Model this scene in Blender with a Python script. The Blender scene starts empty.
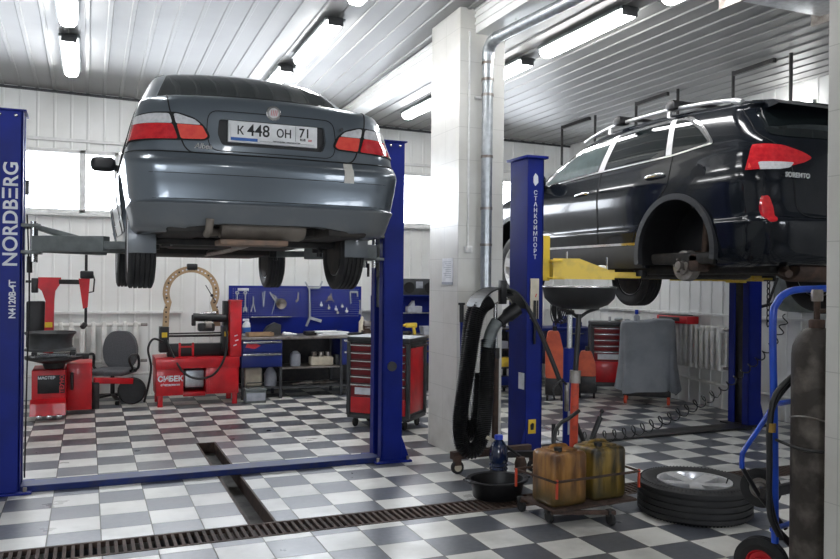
import bpy, bmesh, math, random
from mathutils import Vector, Matrix
random.seed(7)
C = bpy.context.scene.collection
PI = math.pi
def R(d): return math.radians(d)

# ---------------------------------------------------------------- mesh builder
class MB:
    def __init__(s, off=(0, 0, 0)):
        s.bm = bmesh.new(); s.off = Vector(off)
    def _v(s, p): return s.bm.verts.new(Vector(p) - s.off)
    def box(s, x0, x1, y0, y1, z0, z1, bev=0, rot=None, mi=0, seg=2):
        c = Vector(((x0+x1)/2, (y0+y1)/2, (z0+z1)/2))
        vs = []
        for dx in (x0, x1):
            for dy in (y0, y1):
                for dz in (z0, z1):
                    p = Vector((dx, dy, dz))
                    if rot: p = c + rot @ (p-c)
                    vs.append(s._v(p))
        fs = []
        for q in ((0, 1, 3, 2), (4, 6, 7, 5), (0, 4, 5, 1), (2, 3, 7, 6), (0, 2, 6, 4), (1, 5, 7, 3)):
            f = s.bm.faces.new([vs[i] for i in q]); f.material_index = mi; fs.append(f)
        if bev:
            es = list({e for f in fs for e in f.edges})
            r = bmesh.ops.bevel(s.bm, geom=es, offset=bev, segments=seg, affect='EDGES', profile=.5)
            for f in r['faces']: f.material_index = mi
        return s
    def bar(s, p, q, w, h, mi=0, bev=0, up=(0, 0, 1)):
        """rectangular bar from p to q, width w (sideways) and height h"""
        p = Vector(p); q = Vector(q); d = (q-p); L = d.length; d.normalize()
        u = Vector(up)
        if abs(d.dot(u)) > .95: u = Vector((0, 1, 0))
        sd = d.cross(u).normalized(); u = sd.cross(d)
        m = (p+q)/2; M = Matrix((sd, d, u)).transposed()
        return s.box(m.x-w/2, m.x+w/2, m.y-L/2, m.y+L/2, m.z-h/2, m.z+h/2, bev, M, mi)
    def tube(s, pts, r, seg=10, closed=False, mi=0, cap=True):
        pts = [Vector(p) for p in pts]; n = len(pts)
        rs = r if isinstance(r, (list, tuple)) else [r]*n
        rings = []; nrm = None
        for i in range(n):
            a = pts[(i-1) % n] if (closed or i > 0) else pts[i]
            b = pts[(i+1) % n] if (closed or i < n-1) else pts[i]
            t = (b-a)
            if t.length < 1e-9: t = Vector((0, 0, 1))
            t.normalize()
            if nrm is None:
                nrm = t.orthogonal().normalized()
            else:
                nrm = (nrm - t*nrm.dot(t))
                nrm = nrm.normalized() if nrm.length > 1e-6 else t.orthogonal().normalized()
            bn = t.cross(nrm)
            rings.append([s._v(pts[i] + (nrm*math.cos(2*PI*k/seg) + bn*math.sin(2*PI*k/seg))*rs[i]) for k in range(seg)])
        m = n if closed else n-1
        for i in range(m):
            A = rings[i]; B = rings[(i+1) % n]
            for k in range(seg):
                f = s.bm.faces.new((A[k], A[(k+1) % seg], B[(k+1) % seg], B[k])); f.material_index = mi
        if cap and not closed:
            s.bm.faces.new(rings[0][::-1]).material_index = mi
            s.bm.faces.new(rings[-1]).material_index = mi
        return s
    def cyl(s, p, q, r, seg=20, r2=None, mi=0):
        return s.tube([p, q], [r, r if r2 is None else r2], seg, mi=mi)
    def lathe(s, prof, c=(0, 0, 0), ax='z', seg=32, mi=0, close=True, sx=1, sy=1):
        c = Vector(c); rings = []
        for (r, h) in prof:
            ring = []
            for k in range(seg):
                a = 2*PI*k/seg; u, v = r*math.cos(a)*sx, r*math.sin(a)*sy
                p = {'z': Vector((u, v, h)), 'x': Vector((h, u, v)), 'y': Vector((v, h, u))}[ax]
                ring.append(s._v(c+p))
            rings.append(ring)
        for i in range(len(rings)-1):
            A, B = rings[i], rings[i+1]
            for k in range(seg):
                s.bm.faces.new((A[k], A[(k+1) % seg], B[(k+1) % seg], B[k])).material_index = mi
        if close == 'loop':
            A, B = rings[-1], rings[0]
            for k in range(seg):
                s.bm.faces.new((A[k], A[(k+1) % seg], B[(k+1) % seg], B[k])).material_index = mi
        elif close:
            s.bm.faces.new(rings[0][::-1]).material_index = mi
            s.bm.faces.new(rings[-1]).material_index = mi
        return s
    def prism(s, poly, ax, a, b, mi=0):
        """polygon in the plane across ax, extruded from a to b. ax x: (y,z); y: (x,z); z: (x,y)"""
        def P(u, v, t): return {'x': (t, u, v), 'y': (u, t, v), 'z': (u, v, t)}[ax]
        A = [s._v(P(u, v, a)) for u, v in poly]; B = [s._v(P(u, v, b)) for u, v in poly]
        n = len(poly)
        s.bm.faces.new(A[::-1]).material_index = mi; s.bm.faces.new(B).material_index = mi
        for i in range(n):
            s.bm.faces.new((A[i], A[(i+1) % n], B[(i+1) % n], B[i])).material_index = mi
        return s
    def sphere(s, c, r, seg=16, sc=(1, 1, 1)):
        prof = [(r*math.sin(PI*i/10), -r*math.cos(PI*i/10)) for i in range(1, 10)]
        n0 = len(s.bm.verts)
        s.lathe(prof, (0, 0, 0), 'z', seg)
        s.bm.verts.ensure_lookup_table()
        for v in s.bm.verts[n0:]:
            w = v.co + s.off
            v.co = Vector((w.x*sc[0], w.y*sc[1], w.z*sc[2])) + Vector(c) - s.off
        return s
    def mesh(s, name='m'):
        bmesh.ops.recalc_face_normals(s.bm, faces=s.bm.faces)
        me = bpy.data.meshes.new(name); s.bm.to_mesh(me); s.bm.free(); return me
    def build(s, name, mats, parent=None, smooth=35, **kw):
        return put(name, s.mesh(name), mats, parent, smooth, **kw)

def put(name, me, mats, parent=None, smooth=35, label=None, cat=None, group=None, kind=None, loc=None):
    o = bpy.data.objects.new(name, me); C.objects.link(o)
    if not isinstance(mats, (list, tuple)): mats = [mats]
    me.materials.clear()
    for m in mats: me.materials.append(m)
    if smooth:
        me.polygons.foreach_set('use_smooth', [True]*len(me.polygons))
        me.set_sharp_from_angle(angle=R(smooth))
    if parent: o.parent = parent
    if loc: o.location = loc
    tag(o, label, cat, group, kind); return o
def tag(o, label=None, cat=None, group=None, kind=None):
    for k, v in (('label', label), ('category', cat), ('group', group), ('kind', kind)):
        if v: o[k] = v
    return o
def T(name, label, cat, loc=(0, 0, 0), rotz=0, group=None):
    o = bpy.data.objects.new(name, None); C.objects.link(o); o.empty_display_size = .1
    o.location = loc; o.rotation_euler = (0, 0, rotz)
    return tag(o, label, cat, group)
def dup(root, loc, rotz=0, label=None, group=None):
    r = root.copy(); C.objects.link(r); r.location = loc; r.rotation_euler = (0, 0, rotz)
    if label: r['label'] = label
    if group: r['group'] = group
    def rec(a, b):
        for ch in list(a.children):
            c = ch.copy(); C.objects.link(c); c.parent = b; rec(ch, c)
    rec(root, r)
    return r
def text_mesh(txt, size, bold=0.0, spacing=1.0, extrude=.001, shear=0, xs=1.0):
    cu = bpy.data.curves.new('t', 'FONT'); cu.body = txt; cu.size = size; cu.offset = bold
    cu.space_character = spacing; cu.extrude = extrude; cu.shear = shear
    cu.align_x = 'CENTER'; cu.align_y = 'CENTER'
    o = bpy.data.objects.new('t', cu); C.objects.link(o)
    dg = bpy.context.evaluated_depsgraph_get(); dg.update()
    me = bpy.data.meshes.new_from_object(o.evaluated_get(dg))
    bpy.data.objects.remove(o)
    if xs != 1.0: me.transform(Matrix.Diagonal((xs, 1, 1, 1)))
    return me
def text(name, txt, size, m, parent, loc, facing='-y', rot=0, **kw):
    """lettering standing on a face that looks along 'facing'; rot turns it in the face's plane (degrees)"""
    me = text_mesh(txt, size, **kw)
    M = Matrix.Rotation(R(rot), 4, 'Z')
    M = Matrix.Rotation(R(90), 4, 'X') @ M          # upright, looking to -y
    if facing == '-x': M = Matrix.Rotation(R(-90), 4, 'Z') @ M
    if facing == '+x': M = Matrix.Rotation(R(90), 4, 'Z') @ M
    me.transform(Matrix.Translation(loc) @ M)
    return put(name, me, m, parent, 0)
def meshbool(A, B, op='DIFFERENCE', selfi=False):
    a = bpy.data.objects.new('a', A); b = bpy.data.objects.new('b', B)
    C.objects.link(a); C.objects.link(b)
    md = a.modifiers.new('b', 'BOOLEAN'); md.object = b; md.operation = op; md.solver = 'EXACT'
    md.use_self = selfi
    dg = bpy.context.evaluated_depsgraph_get(); dg.update()
    me = bpy.data.meshes.new_from_object(a.evaluated_get(dg))
    bpy.data.objects.remove(a); bpy.data.objects.remove(b)
    return me
def arc(c, r, a0, a1, n, plane='xz', rz=None):
    rz = rz or r; out = []
    for i in range(n+1):
        a = R(a0+(a1-a0)*i/n); u, v = r*math.cos(a), rz*math.sin(a)
        out.append({'xz': (c[0]+u, c[1], c[2]+v), 'yz': (c[0], c[1]+u, c[2]+v), 'xy': (c[0]+u, c[1]+v, c[2])}[plane])
    return out
def smoothpath(pts, n=8):
    pts = [Vector(p) for p in pts]; out = []
    for i in range(len(pts)-1):
        p0 = pts[max(i-1, 0)]; p1 = pts[i]; p2 = pts[i+1]; p3 = pts[min(i+2, len(pts)-1)]
        for k in range(n):
            t = k/n
            out.append(.5*((2*p1)+(p2-p0)*t+(2*p0-5*p1+4*p2-p3)*t*t+(3*p1-p0-3*p2+p3)*t**3))
    out.append(pts[-1]); return out

# ---------------------------------------------------------------- materials
class N:
    def __init__(s, m): s.nt = m.node_tree; s.b = s.nt.nodes['Principled BSDF']
    def n(s, t, **kw):
        x = s.nt.nodes.new(t)
        for k, v in kw.items(): setattr(x, k, v)
        return x
    def L(s, a, b): s.nt.links.new(a, b)
    def m(s, op, a, b=None, c=None):
        x = s.n('ShaderNodeMath', operation=op)
        for i, v in enumerate((a, b, c)):
            if v is None: continue
            if isinstance(v, (int, float)): x.inputs[i].default_value = v
            else: s.L(v, x.inputs[i])
        return x.outputs[0]
    def mix(s, f, a, b):
        x = s.n('ShaderNodeMix', data_type='RGBA')
        for i, v in ((0, f), (6, a), (7, b)):
            if isinstance(v, (int, float)): x.inputs[i].default_value = v
            elif isinstance(v, tuple): x.inputs[i].default_value = (*v, 1)
            else: s.L(v, x.inputs[i])
        return x.outputs[2]
    def noise(s, scale, detail=3, vec=None, rough=.55):
        x = s.n('ShaderNodeTexNoise'); x.inputs['Scale'].default_value = scale
        x.inputs['Detail'].default_value = detail; x.inputs['Roughness'].default_value = rough
        if vec is None:
            g = s.n('ShaderNodeTexCoord'); vec = g.outputs['Object']
        s.L(vec, x.inputs['Vector']); return x.outputs['Fac']
    def ramp(s, v, lo, hi):
        x = s.n('ShaderNodeMapRange'); x.inputs[1].default_value = lo; x.inputs[2].default_value = hi
        s.L(v, x.inputs[0]); return x.outputs[0]
    def bump(s, h, strength=.2, dist=.01):
        x = s.n('ShaderNodeBump'); x.inputs['Strength'].default_value = strength; x.inputs['Distance'].default_value = dist
        s.L(h, x.inputs['Height']); s.L(x.outputs[0], s.b.inputs['Normal'])
def mat(name, col, rough=.5, metal=0, col2=None, scale=12, lo=.4, hi=.7, bump=0, coat=0, emit=0, trans=0, spec=None, bscale=None, rvar=0):
    m = bpy.data.materials.new(name); m.use_nodes = True; n = N(m); b = n.b
    b.inputs['Base Color'].default_value = (*col, 1); b.inputs['Roughness'].default_value = rough
    b.inputs['Metallic'].default_value = metal
    if coat: b.inputs['Coat Weight'].default_value = coat; b.inputs['Coat Roughness'].default_value = .04
    if spec is not None: b.inputs['Specular IOR Level'].default_value = spec
    if trans: b.inputs['Transmission Weight'].default_value = trans
    if col2 is None: col2 = tuple(c*.8 for c in col)
    f = n.ramp(n.noise(scale, 4), lo, hi)
    n.L(n.mix(f, col, col2), b.inputs['Base Color'])
    if rvar: n.L(n.m('MULTIPLY_ADD', f, rvar, rough), b.inputs['Roughness'])
    if bump: n.bump(n.noise(bscale or scale*4, 3), bump)
    if emit:
        b.inputs['Emission Color'].default_value = (*col, 1); b.inputs['Emission Strength'].default_value = emit
    return m

def tile_floor():
    m = bpy.data.materials.new('checker_tiles'); m.use_nodes = True; n = N(m)
    g = n.n('ShaderNodeNewGeometry'); sp = n.n('ShaderNodeSeparateXYZ'); n.L(g.outputs['Position'], sp.inputs[0])
    t = .305
    u = n.m('DIVIDE', n.m('SUBTRACT', sp.outputs[0], .09), t); v = n.m('DIVIDE', n.m('SUBTRACT', sp.outputs[1], 5.99), t)
    fu, fv = n.m('FLOOR', u), n.m('FLOOR', v)
    par = n.m('ABSOLUTE', n.m('MODULO', n.m('ADD', fu, fv), 2))
    ru, rv = n.m('FRACT', u), n.m('FRACT', v)
    e = .011
    g1 = n.m('MAXIMUM', n.m('GREATER_THAN', n.m('ABSOLUTE', n.m('SUBTRACT', ru, .5)), .5-e), n.m('GREATER_THAN', n.m('ABSOLUTE', n.m('SUBTRACT', rv, .5)), .5-e))
    cv = n.n('ShaderNodeCombineXYZ'); n.L(fu, cv.inputs[0]); n.L(fv, cv.inputs[1])
    wn = n.n('ShaderNodeTexWhiteNoise', noise_dimensions='2D'); n.L(cv.outputs[0], wn.inputs[0])
    pos = g.outputs['Position']
    n1 = n.noise(3.2, 5, pos); n2 = n.noise(28, 4, pos)
    white = n.mix(n.ramp(n1, .45, .75), (.70, .69, .65), (.52, .51, .47))
    grey = n.mix(n.ramp(n2, .35, .75), (.085, .093, .113), (.13, .138, .16))
    grey = n.mix(n.m('MULTIPLY', wn.outputs[0], .6), grey, (.055, .06, .075))
    base = n.mix(par, grey, white)
    base = n.mix(n.m('MULTIPLY', n.ramp(n.noise(1.1, 6, pos), .5, .75), .35), base, (.20, .19, .17))
    base = n.mix(n.m('MULTIPLY', n.ramp(n.noise(55, 2, pos), .68, .78), .25), base, (.1, .1, .1))
    base = n.mix(g1, base, (.16, .155, .145))
    n.L(base, n.b.inputs['Base Color'])
    rg = n.m('ADD', n.m('MULTIPLY', n.ramp(n1, .3, .7), .10), .27)
    rg = n.m('ADD', rg, n.m('MULTIPLY', g1, .5)); n.L(rg, n.b.inputs['Roughness'])
    n.bump(n.m('SUBTRACT', n.m('MULTIPLY', n2, .06), g1), .12, .002)
    return m
def wall_tiles(x0, y0, zt=.299):
    m = bpy.data.materials.new('white_wall_tiles'); m.use_nodes = True; n = N(m)
    g = n.n('ShaderNodeNewGeometry'); sp = n.n('ShaderNodeSeparateXYZ'); n.L(g.outputs['Position'], sp.inputs[0])
    sn = n.n('ShaderNodeSeparateXYZ'); n.L(g.outputs['Normal'], sn.inputs[0])
    isx = n.m('GREATER_THAN', n.m('ABSOLUTE', sn.outputs[0]), .5)
    def ln(o, off, t):
        f = n.m('FRACT', n.m('DIVIDE', n.m('SUBTRACT', o, off), t))
        return n.m('GREATER_THAN', n.m('ABSOLUTE', n.m('SUBTRACT', f, .5)), .493)
    lz = ln(sp.outputs[2], 0, zt); lx = ln(sp.outputs[0], x0, .3); ly = ln(sp.outputs[1], y0, .3)
    h = n.m('ADD', n.m('MULTIPLY', isx, ly), n.m('MULTIPLY', n.m('SUBTRACT', 1, isx), lx))
    line = n.m('MINIMUM', n.m('ADD', h, lz), 1)
    pos = g.outputs['Position']
    base = n.mix(n.ramp(n.noise(2.5, 5, pos), .4, .8), (.64, .63, .595), (.53, .515, .47))
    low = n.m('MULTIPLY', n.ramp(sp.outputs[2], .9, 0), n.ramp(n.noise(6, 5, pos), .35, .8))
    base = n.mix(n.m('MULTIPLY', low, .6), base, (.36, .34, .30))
    base = n.mix(n.m('MULTIPLY', line, .5), base, (.30, .29, .27))
    n.L(base, n.b.inputs['Base Color']); n.b.inputs['Roughness'].default_value = .28
    n.bump(n.m('SUBTRACT', 1, line), .3, .002)
    return m
def glass_mat(name, tint=(.97, .98, 1), rough=.02):
    m = bpy.data.materials.new(name); m.use_nodes = True; nt = m.node_tree
    nt.nodes.clear(); o = nt.nodes.new('ShaderNodeOutputMaterial'); a = nt.nodes.new('ShaderNodeBsdfTransparent')
    a.inputs[0].default_value = (*tint, 1); g = nt.nodes.new('ShaderNodeBsdfGlossy'); g.inputs['Roughness'].default_value = rough
    f = nt.nodes.new('ShaderNodeFresnel'); f.inputs[0].default_value = 1.5; x = nt.nodes.new('ShaderNodeMixShader')
    nt.links.new(f.outputs[0], x.inputs[0]); nt.links.new(a.outputs[0], x.inputs[1]); nt.links.new(g.outputs[0], x.inputs[2])
    nt.links.new(x.outputs[0], o.inputs[0]); return m

M = {}
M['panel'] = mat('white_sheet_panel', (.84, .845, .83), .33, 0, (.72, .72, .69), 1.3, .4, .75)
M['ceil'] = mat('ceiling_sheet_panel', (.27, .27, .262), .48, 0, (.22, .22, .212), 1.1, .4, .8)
M['white'] = mat('white_enamel', (.80, .80, .78), .35)
M['white_dirty'] = mat('dirty_white_enamel', (.78, .77, .74), .35, 0, (.45, .43, .38), 6, .5, .8)
M['upvc'] = mat('window_frame_plastic', (.75, .75, .74), .35)
M['blue'] = mat('lift_blue_paint', (.003, .014, .20), .48, 0, (.003, .011, .14), 3, spec=.25)
M['bluew'] = mat('worn_blue_paint', (.008, .02, .12), .5, 0, (.03, .035, .07), 14, .45, .8, spec=.3)
M['blue2'] = mat('bench_blue_paint', (.005, .018, .16), .4, 0, (.008, .02, .16), 4)
M['blue3'] = mat('truck_blue_paint', (.008, .07, .52), .32, 0, (.006, .045, .35), 9, coat=.3)
M['yellow'] = mat('lift_yellow_paint', (.78, .55, .06), .4, 0, (.45, .33, .08), 8, .5, .85)
M['red'] = mat('red_paint', (.60, .008, .016), .38, 0, (.40, .006, .012), 6, coat=.15)
M['dred'] = mat('dark_red_paint', (.20, .008, .014), .4, 0, (.14, .006, .01), 6)
M['orange'] = mat('orange_plastic', (.72, .13, .05), .45, 0, (.5, .08, .04), 6)
M['redpole'] = mat('worn_red_paint', (.60, .07, .03), .45, 0, (.25, .05, .03), 20, .5, .8)
M['black'] = mat('black_plastic', (.007, .007, .008), .45, 0, (.012, .012, .013), 15)
M['blackm'] = mat('black_painted_steel', (.016, .016, .018), .4, .2, (.035, .03, .028), 12)
M['rubber'] = mat('tyre_rubber', (.012, .012, .013), .66, 0, (.024, .023, .023), 10, .4, .8, bump=.1)
M['hose'] = mat('black_hose', (.014, .014, .015), .38)
M['grey'] = mat('grey_paint', (.16, .18, .18), .42, .1, (.10, .11, .11), 8)
M['dgrey'] = mat('dark_grey_paint', (.05, .053, .058), .45, .1, (.03, .03, .03), 8)
M['steel'] = mat('bright_steel', (.62, .63, .64), .25, 1, (.45, .45, .45), 10)
M['galv'] = mat('galvanised_pipe', (.50, .53, .55), .38, .85, (.36, .38, .40), 18)
M['oldsteel'] = mat('worn_steel', (.34, .32, .30), .45, .8, (.16, .13, .11), 9)
M['rust'] = mat('rusty_steel', (.10, .06, .045), .75, .3, (.045, .033, .028), 14, .35, .7, bump=.3)
M['alloy'] = mat('silver_alloy', (.72, .72, .73), .28, .6, (.6, .6, .6), 12)
M['chrome'] = mat('chrome', (.85, .85, .86), .08, 1)
M['fiat'] = mat('grey_blue_metallic_paint', (.135, .16, .185), .28, .5, (.126, .15, .172), 2, coat=.7)
M['fiat_low'] = mat('dusty_grey_paint', (.15, .165, .18), .42, .3, (.20, .205, .205), 5, .45, .8, coat=.2)
M['suv'] = mat('black_metallic_paint', (.006, .008, .012), .13, 0, (.007, .009, .013), 2, spec=.25, coat=.3)
M['suvtrim'] = mat('dark_grey_cladding', (.022, .024, .028), .5)
M['gap'] = mat('panel_gap', (.004, .004, .004), .7)
M['cglass'] = mat('tinted_car_glass', (.008, .011, .012), .03, 0, (.008, .011, .012), spec=.7)
M['cglass2'] = mat('clear_car_glass', (.06, .085, .085), .03, 0, (.05, .07, .07), spec=.7)
M['redlens'] = mat('red_lens', (.66, .02, .028), .08, 0, (.5, .01, .02), 30, coat=1)
M['redlens2'] = mat('bright_red_lens', (.85, .10, .07), .08, 0, (.78, .07, .06), 30, coat=1)
M['clearlens'] = mat('clear_lens', (.74, .74, .76), .1, .1, (.58, .58, .60), 40, coat=1)
M['under'] = mat('underbody_coating', (.016, .015, .014), .7, 0, (.035, .028, .022), 9, bump=.3)
M['muffler'] = mat('dusty_muffler', (.22, .19, .16), .6, .3, (.13, .11, .09), 8)
M['muffrust'] = mat('rusty_muffler', (.26, .17, .12), .65, .3, (.15, .12, .10), 12)
M['plate'] = mat('plate_white', (.82, .82, .82), .3)
M['ink'] = mat('black_ink', (.01, .01, .01), .5)
M['inkblue'] = mat('blue_ink', (.03, .13, .45), .5)
M['inkred'] = mat('red_ink', (.6, .04, .05), .5)
M['tape'] = mat('masking_tape', (.62, .60, .55), .7)
M['letter'] = mat('white_lettering', (.72, .75, .80), .5)
M['fabric'] = mat('grey_chair_fabric', (.10, .105, .115), .9, 0, (.13, .135, .145), 60, bump=.2)
M['cover'] = mat('grey_dust_cover', (.24, .255, .28), .75, 0, (.17, .18, .20), 3, bump=.25, bscale=9)
M['arch'] = mat('drilled_clamp_arc', (.44, .30, .17), .5, .2, (.33, .22, .13), 9)
M['holes'] = mat('hole_dark', (.02, .018, .015), .8)
M['cream'] = mat('cream_plastic', (.62, .56, .44), .5)
M['paper'] = mat('paper', (.78, .79, .82), .8)
M['paper2'] = mat('printed_text_grey', (.35, .37, .42), .8)
M['boltile'] = mat('yellow_sticker', (.75, .5, .02), .5)
M['bottleblue'] = mat('dark_blue_bottle', (.006, .014, .05), .12, 0, (.01, .02, .06), coat=.6)
M['capblue'] = mat('blue_cap', (.01, .05, .5), .35)
M['floor'] = tile_floor()
M['coltile'] = wall_tiles(3.085, 6.46)
M['glass'] = glass_mat('window_glass')
M['steelcyl'] = mat('worn_gas_cylinder', (.045, .037, .032), .6, .2, (.20, .175, .15), 7, .48, .80, bump=.25)
M['concrete'] = mat('stained_concrete', (.14, .13, .115), .85, 0, (.05, .045, .04), 8, .35, .7, bump=.4)
M['rustbox'] = mat('fuel_hatch', (.03, .03, .03), .6)
def stained_can(name, c1, c2, c3):
    m = bpy.data.materials.new(name); m.use_nodes = True; n = N(m)
    g = n.n('ShaderNodeTexCoord'); mp = n.n('ShaderNodeMapping'); mp.inputs['Scale'].default_value = (9, 9, 1.6)
    n.L(g.outputs['Object'], mp.inputs[0]); a = n.noise(1.3, 5, mp.outputs[0])
    sp = n.n('ShaderNodeSeparateXYZ'); n.L(g.outputs['Object'], sp.inputs[0])
    c = n.mix(n.ramp(a, .42, .62), c1, c2)
    c = n.mix(n.m('MULTIPLY', n.ramp(n.m('ADD', sp.outputs[2], n.m('MULTIPLY', n.noise(5, 3), .2)), .27, .14), .85), c, c3)
    n.L(c, n.b.inputs['Base Color']); n.b.inputs['Roughness'].default_value = .35
    n.b.inputs['Coat Weight'].default_value = .3
    return m
M['can1'] = stained_can('stained_amber_can', (.40, .19, .045), (.11, .045, .014), (.05, .04, .010))
M['can2'] = stained_can('stained_olive_can', (.24, .15, .025), (.02, .017, .010), (.035, .03, .009))
M['lamp'] = mat('fluorescent_diffuser', (1, 1, 1), .4, emit=20)
# ================================================================ THE SETTING
X0, X1, Y0, Y1 = -4.2, 7.45, -3.0, 11.3
def ceil_z(x, y): return 4.01 - .018*x + .025*(Y1-y) if x < 3.35 else 3.985 - .013*x
def S(name, mb, m, smooth=0, parent=None):
    return mb.build(name, m, parent, smooth, kind='structure' if parent is None else None)
# floor slab pieces around the drain channel and the service trench
f = MB()
DR = (4.865, 5.14); TR = (.98, 1.15, 5.14, 7.83)
for a in ((X0, X1, Y0, DR[0]), (6.3, X1, DR[0], DR[1]), (X0, TR[0], DR[1], Y1), (TR[1], X1, DR[1], Y1), (TR[0], TR[1], TR[3], Y1)):
    f.box(a[0], a[1], a[2], a[3], -.12, 0)
S('floor', f, M['floor'])
f = MB(); f.box(X0, 6.3, DR[0], DR[1], -.14, -.12); f.box(TR[0], TR[1], TR[2], TR[3], -.14, -.10); 
S('floor_channel_bed', f, M['concrete'])
f = MB()
for x in (TR[0], TR[1]): f.box(x-.008, x+.008, TR[2], TR[3], -.1, .002)
f.box(TR[0], TR[1], TR[3]-.008, TR[3]+.008, -.1, .002)
S('trim_1', f, M['rust'])
# cast grating over the drain channel
t = T('drain_grating', 'long dark slotted iron grating set in the floor across the foreground', 'grating', (0, 5.0, 0))
g = MB((0, 5.0, 0))
for y in (DR[0]+.012, DR[1]-.012): g.box(X0+.1, 6.3, y-.012, y+.012, -.03, .003)
for k in range(14):
    x = X0+.1+k*.75; g.box(x-.008, x+.008, DR[0], DR[1], -.03, .002)
g.build('grating_frame', M['rust'], t, 0)
g = MB((0, 5.0, 0)); x = X0+.13
while x < 6.25:
    g.box(x, x+.02, DR[0]+.024, DR[1]-.024, -.025, .001); x += .047
tag(g.build('grating_bar', M['rust'], t, 0), kind='stuff')

def ribs(a0, a1, pitch=.2, flat=.165, d=.009):
    """trapezoid sheet profile: list of (along, out)"""
    out = []; a = a0
    while a < a1:
        for da, o in ((0, 0), (flat, 0), (flat+.008, d), (pitch-.008, d)):
            if a+da <= a1: out.append((a+da, o))
        a += pitch
    out.append((a1, 0)); return out
def sheet_x(mb, x0, x1, y, z0, z1, sgn=-1):        # wall facing -y, ribs upright
    p = ribs(x0, x1)
    A = [mb._v((a, y+sgn*o, z0)) for a, o in p]; B = [mb._v((a, y+sgn*o, z1)) for a, o in p]
    for i in range(len(p)-1): mb.bm.faces.new((A[i], A[i+1], B[i+1], B[i]))
def sheet_y(mb, y0, y1, x, z0, z1, sgn=-1):
    p = ribs(y0, y1)
    A = [mb._v((x+sgn*o, a, z0)) for a, o in p]; B = [mb._v((x+sgn*o, a, z1)) for a, o in p]
    for i in range(len(p)-1): mb.bm.faces.new((A[i], A[i+1], B[i+1], B[i]))
# ceiling of ribbed sheet, ribs running away from the camera
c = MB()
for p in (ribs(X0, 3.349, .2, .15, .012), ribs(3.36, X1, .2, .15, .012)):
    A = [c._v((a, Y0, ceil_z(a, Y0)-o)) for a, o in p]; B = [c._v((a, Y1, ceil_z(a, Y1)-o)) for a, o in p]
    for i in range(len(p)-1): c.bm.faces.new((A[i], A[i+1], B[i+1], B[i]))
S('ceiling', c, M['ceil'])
WZ0, WZ1 = 2.42, 3.25
wins = [(-2.75, .36), (.46, 3.6), (3.72, 5.25), (5.8, 7.1)]
w = MB()
sheet_x(w, X0, X1, Y1, 0, WZ0); sheet_x(w, X0, X1, Y1, WZ1, 4.25)
prev = X0
for a, b in wins+[(X1, X1)]:
    if a-prev > .01: sheet_x(w, prev, a, Y1, WZ0, WZ1)
    prev = b
S('wall_back', w, M['panel'])
w = MB(); sheet_y(w, Y0, Y1, X1, 0, 4.4); S('wall_right', w, M['panel'])
w = MB(); sheet_y(w, Y0, Y1, X0, 0, 4.5, 1); S('wall_left', w, M['panel'])
# wall behind the camera with two unseen strip windows added to light the room
w = MB()
added_gates = [(-3.2, -.4), (4.4, 6.4)]
prev = X0
for a, b in added_gates+[(X1, X1)]:
    w.box(prev, a, Y0-.1, Y0, 0, 4.5); 
    if b > a: w.box(a, b, Y0-.1, Y0, 0, 1.6); w.box(a, b, Y0-.1, Y0, 3.0, 4.5)
    prev = b
S('wall_front', w, M['white_dirty'])
k = 1
for wi, (a, b) in enumerate(wins):
    fr = MB(); y = Y1
    for (q0, q1, z0, z1) in ((a, b, WZ0, WZ0+.05), (a, b, WZ1-.05, WZ1), (a, a+.05, WZ0, WZ1), (b-.05, b, WZ0, WZ1)):
        fr.box(q0, q1, y-.03, y+.06, z0, z1, .006)
    n = max(1, round((b-a)/1.15)) if wi else 0
    cuts = [-1.3, -.08] if wi == 0 else [a+(b-a)*i/n for i in range(1, n)]
    for x in cuts: fr.box(x-.04, x+.04, y-.03, y+.06, WZ0, WZ1, .006)
    o = S('window_%d' % k, fr, M['upvc'])
    gl = MB(); gl.box(a+.03, b-.03, y+.01, y+.022, WZ0+.03, WZ1-.03); gl.build('pane', M['glass'], o, 0)
    sl = MB(); sl.box(a-.05, b+.05, y-.09, y+.0, WZ0-.04, WZ0, .006); sl.build('sill', M['upvc'], o, 0)
    k += 1
for wi, (a, b) in enumerate(added_gates):  # these windows are unseen, added for daylight from behind
    fr = MB(); y = Y0-.05
    for q in (a, (a+b)/2-.03, b-.06): fr.box(q, q+.06, y-.03, y+.05, 1.6, 3.0)
    for z in (1.6, 2.27, 2.94): fr.box(a, b, y-.03, y+.05, z, z+.06)
    o = S('window_%d' % k, fr, M['upvc'])
    gl = MB(); gl.box(a, b, y, y+.01, 1.62, 3.0); gl.build('pane', M['glass'], o, 0); k += 1
# horizontal cover strips and low pipes on the walls
w = MB(); w.box(X0, 1.2, Y1-.07, Y1, 1.105, 1.135); w.box(3.8, X1, Y1-.07, Y1, 1.105, 1.135); S('trim_2', w, M['white'])
w = MB(); w.box(X1-.07, X1, 2.5, Y1-.07, 1.17, 1.20); S('trim_3', w, M['white'])
w = MB(); w.box(X0, X1, Y1-.035, Y1-.001, WZ1+.10, WZ1+.14); S('trim_4', w, M['upvc'])
w = MB(); x = X0
w.bar((X0, Y1-.02, ceil_z(X0, Y1)-.03), (3.34, Y1-.02, ceil_z(3.34, Y1)-.03), .03, .03); w.bar((3.36, Y1-.02, ceil_z(3.36, Y1)-.03), (X1, Y1-.02, ceil_z(X1, Y1)-.03), .03, .03); S('trim_5', w, M['dgrey'])
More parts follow.
